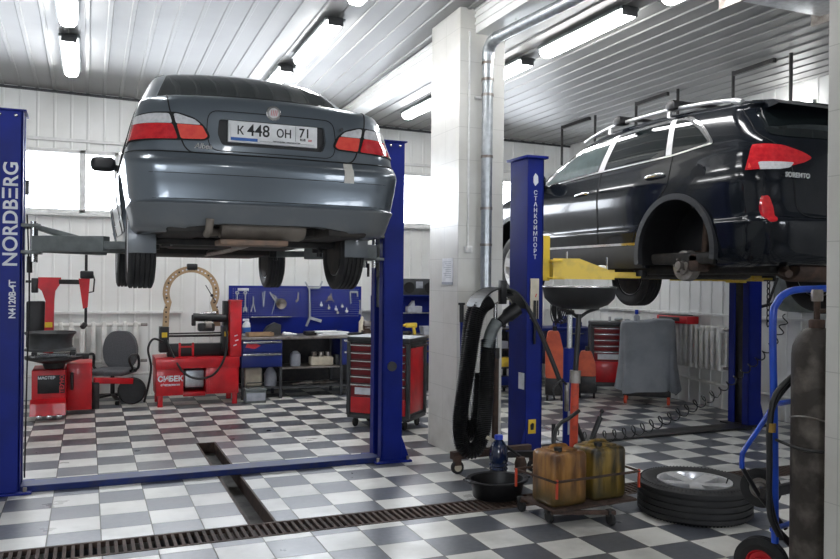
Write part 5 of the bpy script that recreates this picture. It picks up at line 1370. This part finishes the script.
bn = bench(1.84, 3.72, 10.36, 10.98, 'blue workbench with steel drawers under the tool pegboard', o)
b = MB(o); b.prism([(1.90, .69), (2.02, .67), (2.10, .71), (2.04, .735), (1.97, .73), (1.92, .74)], 'y', 10.366, 10.368); b.build('red_sticker', M['inkred'], bn, 0)
o = (2.8, 11.0, .82)
pb = T('pegboard', 'blue perforated tool board standing behind the workbench', 'pegboard', o)
b = MB(o); b.box(1.78, 3.69, 10.99, 11.01, .82, 1.49, .003); bd = b.build('board', M['blue'], pb)
b = MB(o)
for i in range(61):
    for j in range(13):
        x = 1.84+i*.03; z = 1.06+j*.032; b.box(x-.0045, x+.0045, 10.9885, 10.9899, z-.0045, z+.0045)
tag(b.build('peg_holes', M['paper2'], bd, 0), kind='stuff')
b = MB(o); b.box(1.90, 2.05, 10.97, 10.99, 1.42, 1.455, .002); b.build('tool_rail', M['letter'], pb)
b = MB(o); b.box(2.06, 2.62, 10.86, 10.99, 1.055, 1.068, .002); b.build('steel_shelf', M['steel'], pb)
def hang(name, lab, cat, x, z, fn, m=None, grp=None):
    o = (x-.06, 10.965, z); b = MB(); fn(b); return put(name, b.mesh(), m or M['galv'], None, 40, lab, cat, grp, loc=o)
def spanner(L, w): 
    def f(b):
        b.bar((0, 0, 0), (0, 0, -L), .012, w*.5); b.lathe([(w*.35, -.006), (w*.75, -.006), (w*.75, .006), (w*.35, .006)], (0, 0, 0), 'y', 16, close='loop')
        b.prism([(-w*.8, -L-.05), (-w*.3, -L-.03), (w*.3, -L-.03), (w*.8, -L-.05), (w*.8, -L+.01), (w*.3, -L+.035), (-w*.3, -L+.035), (-w*.8, -L+.01)], 'y', -.006, .006)
    return f
G = 'tools hanging on the pegboard'
hang('spanner', 'longest steel spanner hanging at the left end of the pegboard', 'spanner', 1.95, 1.39, spanner(.27, .035), grp=G)
hang('spanner', 'second steel spanner from the left end of the pegboard', 'spanner', 2.06, 1.39, spanner(.22, .035), grp=G)
hang('pliers', 'steel pliers hanging third on the left of the pegboard', 'pliers', 2.17, 1.34, lambda b: (b.bar((0, 0, 0), (0, 0, -.10), .014, .03), b.bar((0, 0, -.09), (-.03, 0, -.21), .012, .014), b.bar((0, 0, -.09), (.03, 0, -.21), .012, .014)), grp=G)
hang('hand_tool', 'thin tool hanging above the steel shelf, left of the ladle', 'tool', 2.30, 1.40, lambda b: (b.bar((0, 0, 0), (.01, 0, -.2), .01, .016), b.bar((.03, 0, .02), (.015, 0, -.2), .01, .014)), grp=G)
hang('caliper', 'crooked steel caliper hanging above the steel shelf', 'tool', 2.40, 1.40, lambda b: (b.bar((0, 0, 0), (.09, 0, -.14), .01, .02), b.bar((.1, 0, -.06), (.03, 0, -.30), .008, .01), b.bar((.07, 0, -.04), (.09, 0, -.12), .01, .02)), grp=G)
hang('ladle', 'round steel ladle hanging on the pegboard by the steel shelf', 'ladle', 2.56, 1.28, lambda b: (b.lathe([(.004, .05), (.05, .035), (.075, -.0), (.075, -.01), (.05, .02), (.004, .035)], (0, -.01, -.04), 'y', 20), b.bar((-.05, 0, .02), (-.12, 0, .09), .01, .014)), M['oldsteel'], G)
hang('oil_gun', 'small steel oil gun hanging to the right of the ladle', 'tool', 2.80, 1.30, lambda b: (b.bar((0, 0, 0), (0, 0, .1), .02, .015), b.bar((0, 0, 0), (-.035, 0, -.03), .02, .03)), M['steel'], G)
hang('puller', 'large forked steel puller reaching above the middle of the pegboard', 'puller', 2.96, 1.42, lambda b: (b.bar((0, -.01, .03), (.01, -.01, -.40), .02, .035), b.bar((-.06, -.01, .13), (0, -.01, .02), .015, .02), b.bar((0, -.01, .05), (.15, -.01, .05), .02, .03), b.bar((.15, -.01, .05), (.19, -.01, .14), .015, .02), b.bar((.01, -.01, -.38), (.18, -.01, -.43), .02, .04), b.bar((.01, -.01, -.38), (-.04, -.01, -.50), .015, .03)), M['galv'], G)
hang('gear_puller', 'dark three-legged puller hanging right of the forked puller', 'puller', 3.27, 1.32, lambda b: (b.lathe([(.015, -.01), (.035, -.01), (.035, .01), (.015, .01)], (0, 0, 0), 'y', 14, close='loop'), b.bar((0, 0, 0), (-.06, 0, -.05), .014, .014), b.bar((0, 0, 0), (.06, 0, -.05), .014, .014), b.bar((0, 0, 0), (.02, 0, .07), .014, .014)), M['oldsteel'], G)
hang('clamp', 'steel clamp hanging near the right end of the pegboard', 'clamp', 3.60, 1.36, lambda b: (b.bar((-.03, 0, .05), (-.02, 0, -.12), .014, .03), b.bar((-.03, 0, .05), (.08, 0, .05), .014, .03), b.bar((.08, 0, .05), (.085, 0, -.02), .014, .02)), M['galv'], G)
hang('spanner', 'slim upright spanner at the right end of the pegboard', 'spanner', 3.72, 1.28, spanner(.16, .02), M['steel'], G)
rr = random.Random(3)
for i, (x, z, wd) in enumerate(((3.14, 1.22, 'left'), (3.25, 1.18, 'middle'), (3.36, 1.16, 'fourth'), (3.45, 1.20, 'fifth'), (3.52, 1.13, 'right'), (3.38, 1.11, 'lowest'))):
    hang('socket_bit', {'left': 'round steel socket hanging just right of the forked puller handle', 'middle': 'round steel socket hanging under the dark puller', 'fourth': 'white capped socket in the lower middle of the small tool row', 'fifth': 'steel socket hanging higher in the right part of the small tool row', 'right': 'rightmost of the small steel sockets low on the pegboard', 'lowest': 'lowest small steel socket under the white capped one'}[wd], 'socket', x, z,
         lambda b: (b.cyl((0, .01, 0), (0, -.02, 0), .020, 14), b.bar((0, 0, 0), (0, 0, .05), .01, .01)), M['steel'] if i % 2 else M['letter'], G)
# on the bench
def small(name, lab, cat, loc, fn, m, grp=None, sm=40):
    b = MB(); fn(b); return put(name, b.mesh(), m, None, sm, lab, cat, grp, loc=loc)
t = T('spray_bottle', 'blue and white spray bottle at the left end of the workbench', 'bottle', (1.98, 10.75, .821))
b = MB(); b.lathe([(.001, 0), (.05, 0), (.055, .01), (.055, .13), (.045, .16), (.015, .19), (.001, .19)], (0, 0, 0), 'z', 20); bb = b.build('bottle_body', M['letter'], t, 50)
b = MB(); b.lathe([(.0555, .03), (.057, .03), (.057, .11), (.0555, .11)], (0, 0, 0), 'z', 20, close='loop'); b.build('bottle_label', M['inkblue'], bb, 50)
b = MB(); b.box(-.05, .035, -.018, .018, .19, .225, .006); b.bar((.02, 0, .2), (.05, 0, .15), .01, .012); b.build('spray_head', M['letter'], t)
small('cardboard_box', 'flat open cardboard tray on the left of the worktop', 'box', (2.12, 10.55, .821), lambda b: (b.box(-.17, .17, -.11, .11, 0, .008), b.box(-.17, -.165, -.11, .11, 0, .05), b.box(.165, .17, -.11, .11, 0, .05), b.box(-.17, .17, -.11, -.105, 0, .05), b.box(-.17, .17, .105, .11, 0, .05)), M['arch'], sm=0)
small('machine_part', 'grey machine part standing on the worktop below the steel shelf', 'machine part', (2.33, 10.75, .821), lambda b: (b.prism([(-.11, 0), (.11, 0), (.11, .14), (.03, .17), (-.07, .12), (-.11, .06)], 'y', -.06, .06)), M['dgrey'])
small('rag', 'crumpled white rag on the worktop right of the grey machine part', 'rag', (2.50, 10.55, .821), lambda b: (b.sphere((0, 0, .018), .06, 12, (1.3, .9, .5)), b.sphere((.07, .02, .014), .05, 12, (1.2, .9, .4)), b.sphere((-.05, -.02, .03), .03, 10, (1, 1, .9))), M['paper'])
small('tool_case', 'small black case on the middle of the worktop', 'case', (2.82, 10.6, .821), lambda b: (b.box(-.08, .08, -.07, .07, 0, .055, .01), b.box(-.03, .03, -.08, -.07, .02, .045, .004)), M['black'])
small('papers', 'heap of white papers spread on the worktop under the forked puller', 'papers', (3.10, 10.60, .821), lambda b: (b.box(-.20, .22, -.13, .12, 0, .02, .002), b.box(-.16, .25, -.10, .14, .02, .038, .002, Matrix.Rotation(.2, 3, 'Z')), b.box(-.22, .10, -.12, .10, .038, .052, .002, Matrix.Rotation(-.15, 3, 'Z'))), M['paper'], sm=0)
small('tyre_iron', 'dark flat tool lying right of the white papers on the worktop', 'tool', (3.44, 10.50, .821), lambda b: (b.bar((-.13, 0, .012), (.13, .03, .012), .04, .022, bev=.004), b.sphere((.13, .03, .02), .03, 10, (1, 1, .6))), M['black'])
t = T('bench_vice', 'rusty bench vice at the right end of the worktop', 'vice', (3.62, 10.52, .82))
b = MB(); b.box(-.06, .06, -.06, .08, 0, .06, .01); b.box(-.04, .04, -.03, .07, .06, .14, .01); vb = b.build('vice_body', M['rust'], t)
b = MB(); b.box(-.05, .05, -.05, -.03, .12, .19, .006); b.build('jaw', M['oldsteel'], t)
b = MB(); b.box(-.05, .05, -.02, .02, .13, .19, .006); b.build('jaw', M['oldsteel'], t)
b = MB(); b.cyl((0, -.05, .10), (0, -.14, .10), .012, 10); b.build('screw', M['oldsteel'], t)
b = MB(); b.cyl((-.07, -.13, .10), (.07, -.13, .10), .006, 8); b.build('vice_handle', M['oldsteel'], t)
small('cleaner_can', 'pink-red plastic bottle standing behind the vice', 'bottle', (3.66, 10.85, .821), lambda b: b.lathe([(.001, 0), (.05, 0), (.05, .16), (.02, .2), (.02, .23), (.001, .23)], (0, 0, 0), 'z', 18), M['cream'])
# under the bench
t = T('jerry_can', 'white plastic jerry can under the left drawers of the workbench', 'jerry can', (2.05, 10.62, .151))
b = MB(); b.box(-.13, .11, -.09, .09, 0, .25, .03, seg=3); b.build('can_body', M['cream'], t, 50)
b = MB(); b.cyl((-.06, 0, .25), (-.06, 0, .275), .025, 14); b.build('cap', M['white'], t)
t = T('bottle', 'tall clear plastic bottle right of the white jerry can under the bench', 'bottle', (2.28, 10.6, .151))
b = MB(); b.lathe([(.001, 0), (.08, 0), (.085, .02), (.085, .16), (.05, .22), (.022, .25), (.022, .27), (.001, .27)], (0, 0, 0), 'z', 20); b.build('bottle_body', M['paper2'], t, 50)
b = MB(); b.cyl((0, 0, .268), (0, 0, .29), .026, 14); b.build('cap', M['white'], t)
t = T('car_battery', 'grey car battery with a handle on the floor in front of the bench', 'battery', (1.99, 10.18, 0))
b = MB(); b.box(-.13, .13, -.085, .085, .001, .15, .006); b.box(-.135, .135, -.09, .09, .15, .185, .006); bt = b.build('case', M['grey'], t)
b = MB(); b.box(-.12, .12, -.091, -.0905, .03, .13); b.build('battery_label', M['paper2'], bt)
for x in (-.09, .09):
    b = MB(); b.cyl((x, -.05, .185), (x, -.05, .205), .012, 10); b.build('terminal', M['oldsteel'], t)
b = MB(); b.tube([(-.11, 0, .185), (-.10, 0, .25), (.10, 0, .25), (.11, 0, .185)], .008, 8); b.build('handle', M['black'], t)
t = T('engine_part', 'yellowish engine casting on the middle shelf under the workbench', 'engine part', (2.98, 10.6, .406))
b = MB(); b.box(-.16, .16, -.08, .08, 0, .12, .02); eb = b.build('casting', M['cream'], t)
for x in (-.1, 0, .1):
    b = MB(); b.lathe([(.02, .12), (.04, .12), (.04, .18), (.02, .18)], (x, 0, 0), 'z', 14, close='loop'); b.build('port', M['oldsteel'], eb)
small('canister', 'small pale canister on the middle shelf left of the engine casting', 'canister', (2.62, 10.6, .406), lambda b: b.lathe([(.001, 0), (.07, 0), (.075, .02), (.07, .16), (.03, .2), (.001, .2)], (0, 0, 0), 'z', 18), M['paper2'])
small('metal_box', 'dark box on the middle shelf right of the engine casting', 'box', (3.25, 10.6, .406), lambda b: b.box(-.08, .08, -.08, .08, 0, .14, .01), M['dgrey'])
small('scrap_parts', 'heap of flat metal parts on the bottom shelf of the workbench', 'metal parts', (2.85, 10.55, .151), lambda b: [b.bar((-.3+.1*k, -.05+.02*(k % 3), .015+.012*(k % 2)), (-.12+.12*k, .04, .02+.01*(k % 2)), .06, .022, bev=.003) for k in range(5)], M['oldsteel'])

# red tool cart behind the right post
def toolcart(lab, loc, rz, body, drawer, W_=.66, D_=.44, H=.98, nd=5, panel=None, txt=True):
    t = T('tool_cart', lab, 'tool cart', loc, rz)
    w = W_/2
    b = MB(); b.box(-w, w, 0, D_, .13, H-.06, .012); cs = b.build('cabinet', body, t, 30)
    b = MB(); b.box(-w-.02, w+.02, -.015, D_+.02, H-.06, H, .015); b.build('top_tray', M['dgrey'], t, 30)
    b = MB(); b.box(-w-.015, w+.015, -.012, D_+.015, .10, .15, .01); b.build('base_frame', M['dgrey'], t, 30)
    for x in (-w, w):
        for y in (0, D_):
            b = MB(); b.box(x-.02, x+.02, y-.02, y+.02, .13, H-.06, .008); b.build('corner_post', M['dgrey'], cs, 30)
    z = H-.08; dh = .085
    for k in range(nd):
        b = MB(); b.box(-w+.03, w-.03, -.012, .01, z-dh+.008, z, .004); dr = b.build('drawer', drawer, cs, 30)
        b = MB(); b.box(-w+.03, w-.03, -.03, -.010, z-.022, z-.004, .005); b.build('drawer_pull', M['steel'], dr, 30)
        z -= dh
    b = MB(); b.box(-w+.03, w-.03, -.012, .01, z-.14, z-.005, .004); dr = b.build('drawer', drawer, cs, 30)
    b = MB(); b.box(-w+.03, w-.03, -.03, -.010, z-.022, z-.004, .005); b.build('drawer_pull', M['steel'], dr, 30)
    if panel: 
        b = MB(); b.box(-w+.08, w-.12, -.0145, -.012, z-.115, z-.04); b.build('drawer_sticker', panel, dr)
    z -= .14
    b = MB(); b.box(-w+.03, w-.03, -.012, .01, .16, z-.005, .004); dr = b.build('drawer', M['red'], cs, 30)
    b = MB(); b.box(w, w+.006, .055, D_-.055, .18, H-.10, .002); sp_ = b.build('side_panel', M['red'], cs)
    if txt: text('side_lettering', 'tools', .07, M['letter'], sp_, (w+.008, D_*.55, .68), '+x', bold=.002, shear=.3)
    for x in (-w+.06, w-.06):
        for y in (.06, D_-.06):
            b = MB(); b.box(x-.02, x+.02, y-.02, y+.02, .08, .12, .003); ck = b.build('caster_fork', M['dgrey'], t)
            b = MB(); b.lathe([(.004, -.013), (.045, -.015), (.05, -.008), (.05, .008), (.045, .015), (.004, .013)], (x, y-.01, .051), 'x', 18); b.build('caster_wheel', M['rubber'], ck)
    b = MB(); b.tube([(w+.0, .05, H-.10), (w+.055, .05, H-.09), (w+.055, D_-.05, H-.09), (w, D_-.05, H-.10)], .011, 8); b.build('push_handle', M['blackm'], t)
    return t
toolcart('red and grey tool cart standing behind the right post of the blue lift', (2.86, 7.93, 0), R(-45), M['dgrey'], M['dred'], panel=M['letter'], W_=.70, D_=.46, txt=False)
small('socket_rack', 'small silver tools heaped on the tool cart behind the right lift post', 'tools', (3.02, 8.06, .985), lambda b: [b.bar((-.12+.05*k, -.05, .012+.01*(k % 2)), (-.05+.05*k, .08, .014+.01*(k % 2)), .025, .02, bev=.003) for k in range(5)], M['steel'])
t = T('workbench', 'second blue workbench seen between the right lift post and the column', 'workbench', (4.7, 10.7, 0))
o = (4.7, 10.7, 0)
b = MB(o); b.box(3.80, 5.3, 10.36, 10.98, .76, .80, .004); b.build('worktop', M['oldsteel'], t)
b = MB(o); b.box(3.82, 5.28, 10.42, 10.95, .40, .76, .003); cs = b.build('drawer_cabinet', M['blue2'], t)
for za, zb in ((.60, .74), (.42, .59)):
    for xa, xb in ((3.84, 4.54), (4.56, 5.26)):
        b = MB(o); b.box(xa, xb, 10.40, 10.42, za, zb, .003); dr = b.build('drawer', M['blue2'], cs)
        b = MB(o); b.box(xa+.01, xb-.01, 10.385, 10.40, zb-.03, zb-.005, .003); b.build('drawer_handle', M['steel'], dr)
for x in (3.84, 4.5, 5.2):
    b = MB(o); b.box(x, x+.04, 10.44, 10.48, 0, .40); b.build('leg', M['dgrey'], t)
b = MB(o); b.box(3.82, 5.28, 10.5, 10.95, .12, .14); b.build('shelf', M['dgrey'], t)
b = MB(o); b.box(3.82, 5.28, 10.93, 10.95, .8, 1.36, .003); bk = b.build('back_board', M['blue'], t)
b = MB(o); b.box(3.85, 5.25, 10.72, 10.93, 1.10, 1.115); b.build('board_shelf', M['steel'], bk)
b = MB(o); b.box(3.85, 5.25, 10.72, 10.93, 1.355, 1.37); b.build('board_shelf', M['blue2'], bk)
t = T('radio', 'black stereo radio on the shelf above the second workbench', 'radio', (4.50, 10.83, 1.371))
b = MB(); b.box(-.26, .26, -.09, .09, 0, .24, .012); rb = b.build('radio_case', M['dgrey'], t)
for x in (-.16, .17):
    b = MB(); b.lathe([(.001, -.094), (.05, -.094), (.07, -.098), (.085, -.098), (.085, -.088), (.001, -.088)], (x, 0, .11), 'y', 24); b.build('speaker_cone', M['black'], rb, 40)
b = MB(); b.box(-.05, .06, -.096, -.09, .10, .20, .004); b.build('display', M['paper2'], rb)
small('tool_box', 'pale grey tool box lying on the middle shelf of the blue board', 'tool box', (4.45, 10.82, 1.116), lambda b: (b.box(-.11, .11, -.07, .07, 0, .09, .01), b.prism([(-.08, .09), (.0, .09), (-.01, .17)], 'y', -.05, .05)), M['paper2'])
small('drill', 'yellow and black power drill heaped on the second workbench', 'drill', (4.33, 10.6, .801), lambda b: (b.box(-.10, .08, -.03, .03, .10, .17, .015), b.bar((.03, 0, .11), (.05, 0, .0), .04, .05, bev=.008), b.cyl((-.10, 0, .135), (-.16, 0, .135), .018, 12)), M['yellow'])
small('parts_bin', 'white parts bin on the second workbench beside the yellow drill', 'bin', (4.62, 10.6, .801), lambda b: (b.prism([(-.12, 0), (.12, 0), (.14, .12), (-.14, .12)], 'y', -.08, .08)), M['paper2'])
small('glove_pair', 'dark gloves lying on the second workbench near the lift post', 'gloves', (4.18, 10.52, .801), lambda b: (b.sphere((0, 0, .03), .06, 12, (1.2, .8, .5)), b.sphere((.08, .03, .03), .06, 12, (1, .7, .5))), M['black'])
small('cloth', 'red and white cloth on the blue board shelf by the lift post', 'cloth', (4.16, 10.80, 1.116), lambda b: (b.sphere((0, 0, .025), .07, 12, (1.1, .8, .36)), b.sphere((.06, 0, .03), .04, 12, (1.1, .8, .7))), M['inkred'])
t = T('office_chair', 'dark chair base seen under the second workbench left of the column', 'chair', (4.62, 9.75, 0))
b = MB(); b.cyl((0, 0, .07), (0, 0, .42), .025, 12); b.build('gas_stem', M['black'], t)
b = MB(); b.box(-.2, .2, -.2, .2, .42, .47, .02); b.build('seat', M['black'], t)
for k in range(5):
    a = 2*PI*k/5; b = MB(); b.bar((0, 0, .09), (.25*math.cos(a), .25*math.sin(a), .06), .04, .03); lg = b.build('leg', M['black'], t)
    b = MB(); b.lathe([(.004, -.015), (.025, -.015), (.025, .015), (.004, .015)], (.25*math.cos(a), .25*math.sin(a), .026), 'x', 12); b.build('caster', M['black'], lg)

# ================================================================ RIGHT BAY, BACK
toolcart('red and grey tool cart left of the covered machine in the right bay', (6.94, 9.33, 0), R(-30), M['dgrey'], M['dred'], W_=.62, D_=.42, H=1.02, nd=4, panel=M['letter'], txt=False)
small('loose_tools', 'silver and white odds and ends on the right bay tool cart', 'tools', (7.10, 9.45, 1.025), lambda b: (b.sphere((0, 0, .03), .05, 12, (1.6, .8, .5)), b.cyl((-.15, 0, 0), (-.15, 0, .07), .02, 12), b.sphere((.14, -.02, .02), .035, 10, (1.3, 1, .5))), M['galv'])
# machine under a grey dust cover
o = (7.0, 8.55, 0)
t = T('covered_machine', 'wheeled machine under a draped grey dust cover by the radiator', 'covered machine', (6.86, 8.50, 0), R(-40))
b = MB(); n = 72; rows = []
prof = [(0, 1.075, .0), (.5, 1.08, .0), (.86, 1.075, .0), (.97, 1.055, .0), (1.0, 1.02, .02), (1.01, .9, .10), (1.02, .7, .25), (1.03, .5, .45), (1.07, .3, .8), (1.10, .17, 1.1)]
for (s_, z, am) in prof:
    ring = []
    for k in range(n):
        a = 2*PI*k/n; ex = 5; cx_ = abs(math.cos(a))**(2/ex)*math.copysign(1, math.cos(a)); sy_ = abs(math.sin(a))**(2/ex)*math.copysign(1, math.sin(a))
        f_ = 1+am*(.07*math.sin(a*9+1)+.05*math.sin(a*5+2)+.03*math.sin(a*17))
        zz = z+am*.03*math.sin(a*4)+(.035 if (z > 1.03 and cx_ > .2) else 0)
        ring.append(b._v((cx_*.35*s_*f_, sy_*.26*s_*f_, zz)))
    rows.append(ring)
for i in range(1, len(rows)-1):
    for k in range(n): b.bm.faces.new((rows[i][k], rows[i][(k+1) % n], rows[i+1][(k+1) % n], rows[i+1][k]))
b.bm.faces.new(rows[1][::-1]); 
for v in rows[0]: b.bm.verts.remove(v)
b.build('dust_cover', M['cover'], t, 60)
b = MB(); b.box(-.30, .30, -.2, .2, .10, .22, .01); b.build('machine_base', M['blackm'], t)
for x in (-.27, .27):
    for y in (-.19, .19):
        b = MB(); b.lathe([(.004, -.018), (.05, -.02), (.055, -.01), (.055, .01), (.05, .02), (.004, .018)], (x, y, .056), 'x', 18); b.build('caster', M['redpole'], t)
t = T('spray_bottle', 'small blue spray bottle on top of the grey dust cover', 'bottle', (6.68, 8.50, 1.082))
b = MB(); b.lathe([(.001, 0), (.04, 0), (.04, .06), (.015, .09), (.001, .09)], (0, 0, 0), 'z', 16); b.build('bottle_body', M['paper2'], t, 50)
b = MB(); b.box(-.025, .02, -.012, .012, .09, .15, .005); b.build('spray_head', M['capblue'], t)
t = T('tool_case', 'red and black tool case lying on the right wall radiator', 'tool case', (7.32, 8.45, 1.052), R(0))
b = MB(); b.box(-.11, .09, -.30, .30, 0, .10, .012); tc = b.build('case_body', M['red'], t)
b = MB(); b.box(-.112, -.10, -.16, .25, .03, .085, .004); b.build('case_front', M['black'], tc)
b = MB(); b.box(-.10, .08, -.20, .28, .10, .112, .004); b.build('case_lid', M['black'], tc)
# blue table and clutter behind
o = (6.9, 10.55, 0)
t = T('workbench', 'blue workbench in the far right bay behind the black pole', 'workbench', o)
b = MB(o); b.box(5.7, 7.35, 10.3, 10.95, .84, .88, .004); b.build('worktop', M['blue2'], t)
b = MB(o); b.box(6.6, 7.33, 10.33, 10.92, .3, .84, .004); cb = b.build('cabinet', M['blue2'], t)
b = MB(o); b.box(5.72, 6.2, 10.33, 10.92, .4, .84, .004); b.build('cabinet', M['blackm'], t)
for x in (5.72, 6.55, 7.3):
    b = MB(o); b.box(x, x+.035, 10.33, 10.365, 0, .84); b.build('leg', M['blackm'], t)
b = MB(o); b.box(6.62, 7.31, 10.315, 10.33, .6, .82, .003); dr = b.build('drawer', M['blue2'], cb)
b = MB(o); b.box(6.8, 7.1, 10.30, 10.315, .78, .80); b.build('drawer_handle', M['steel'], dr)
small('angle_grinder', 'blue and black power tool on the far right workbench', 'power tool', (6.98, 10.6, .881), lambda b: (b.prism([(-.2, 0), (.22, 0), (.2, .07), (.10, .14), (-.05, .17), (-.12, .10), (-.2, .08)], 'y', -.1, .1), b.cyl((.2, 0, .05), (.27, 0, .05), .02, 10)), M['blue2'])
small('motor', 'black ribbed motor on the far right workbench behind the pole', 'motor', (6.10, 10.6, .881), lambda b: (b.lathe([(.001, -.14)]+[(.12-.012*(k % 2), -.13+.02*k) for k in range(14)]+[(.001, .15)], (0, 0, .12), 'x', 20),), M['blackm'])
t = T('parts_shelf', 'low rack with coloured boxes between the blue post and the orange tank', 'rack', (5.2, 9.9, 0))
o = (5.2, 9.9, 0)
for x in (4.9, 5.55):
    for y in (9.75, 10.05):
        b = MB(o); b.box(x, x+.03, y, y+.03, 0, 1.0); b.build('upright', M['blackm'], t)
for z in (.1, .36, .62, .9):
    b = MB(o); b.box(4.9, 5.58, 9.75, 10.08, z, z+.02); b.build('shelf', M['blackm'], t)
small('box', 'yellow box on the second shelf of the low rack behind the blue post', 'box', (5.42, 9.88, .381), lambda b: b.box(-.1, .1, -.08, .08, 0, .13, .004), M['yellow'])
small('box', 'blue box on the bottom shelf of the low rack behind the blue post', 'box', (5.40, 9.88, .121), lambda b: b.box(-.13, .13, -.08, .08, 0, .12, .004), M['blue2'])
small('box', 'white box on the third shelf of the low rack behind the blue post', 'box', (5.38, 9.88, .641), lambda b: b.box(-.1, .1, -.08, .08, 0, .10, .004), M['paper2'])
def orange(lab, loc, rz, h, w, d):
    t = T('orange_tank', lab, 'oil tank', loc, rz, 'orange tanks behind the black pole')
    b = MB(); b.prism(rpoly([(-w, .30), (w, .30), (w*.95, h*.72), (w*.45, h), (-w*.75, h), (-w, h*.8)], .04), 'y', -d, d); b.build('tank', M['orange'], t, 40)
    b = MB(); b.box(-w, w, -d, d, .07, .30, .01); b.build('tank_base', M['blackm'], t)
    for x in (-w*.8, w*.8):
        b = MB(); b.lathe([(.004, -.015), (.04, -.015), (.04, .015), (.004, .015)], (x, -d, .041), 'x', 14); b.build('caster', M['rubber'], t)
    b = MB(); b.cyl((0, 0, h), (0, 0, h+.06), .03, 12); b.build('tank_cap', M['black'], t)
    return t
orange('taller orange tank with black cables bundled on top, behind the blue jack', (5.80, 9.1, 0), R(-30), .93, .12, .10)
orange('shorter orange tank right of the black pole in the right bay', (6.36, 9.15, 0), R(-35), .64, .12, .10)
o = (5.93, 9.0, 1.05)
t = T('cable_bundle', 'tangled bundle of black cables hanging over the taller orange tank', 'cables', o)
rr = random.Random(5)
for k in range(9):
    b = MB(o); cx_ = 5.79+rr.uniform(-.10, .10); h_ = rr.uniform(.25, .42); w_ = rr.uniform(.06, .12)
    b.tube([(cx_+w_*math.cos(2*PI*i/20), 8.96+rr.uniform(-.004, .004)+k*.008, 1.22+h_*.5*math.sin(2*PI*i/20)) for i in range(20)], .008, 6, closed=True); b.build('cable_loop', M['hose'], t, 60)
b = MB(o); b.cyl((5.80, 9.08, 1.0), (5.80, 9.08, 1.45), .012, 8); b.bar((5.70, 9.08, 1.45), (5.90, 9.08, 1.45), .02, .02); b.build('cable_hook', M['blackm'], t)
# things round the rear post
t = T('hanging_chain', 'black chain hanging down the rear post of the yellow-armed lift', 'chain', (6.98, 6.60, 1.1))
for k in range(9):
    b = MB(); z = .05+k*.06
    pl_ = [(.018*math.cos(2*PI*i/14), 0, z+.036*math.sin(2*PI*i/14)) if k % 2 == 0 else (0, .018*math.cos(2*PI*i/14), z+.036*math.sin(2*PI*i/14)) for i in range(14)]
    b.tube(pl_, .007, 6, closed=True); b.build('chain_link', M['blackm'], t, 60)
t = T('hose_bracket', 'black angled bracket on the rear post right of the chain', 'bracket', (6.95, 6.72, 1.3))
o = (6.95, 6.72, 1.3)
b = MB(o); b.bar((6.95, 6.70, 1.33), (7.30, 6.70, 1.40), .03, .03); b.build('bracket_arm', M['blackm'], t)
b = MB(o); b.bar((7.08, 6.70, 1.36), (7.22, 6.70, 1.66), .02, .02); b.build('bracket_strut', M['blackm'], t)
b = MB(o); b.box(6.98, 7.16, 6.66, 6.74, 1.62, 1.72, .01); b.build('bracket_box', M['blackm'], t)
t = T('wall_heater', 'grey-green rounded unit on the right wall behind the blue truck bar', 'heater', (7.39, 6.52, 1.45))
b = MB(); b.prism(rpoly([(-.30, -.17), (.22, -.17), (.30, -.05), (.30, .42), (-.30, .42)], .12, 6), 'x', -.10, .035); b.build('heater_case', mat('grey_green_plastic', (.24, .27, .25), .5), t, 40)
b = MB(); b.box(-.11, -.10, -.2, .2, .05, .3, .01); b.build('heater_front', M['grey'], t)
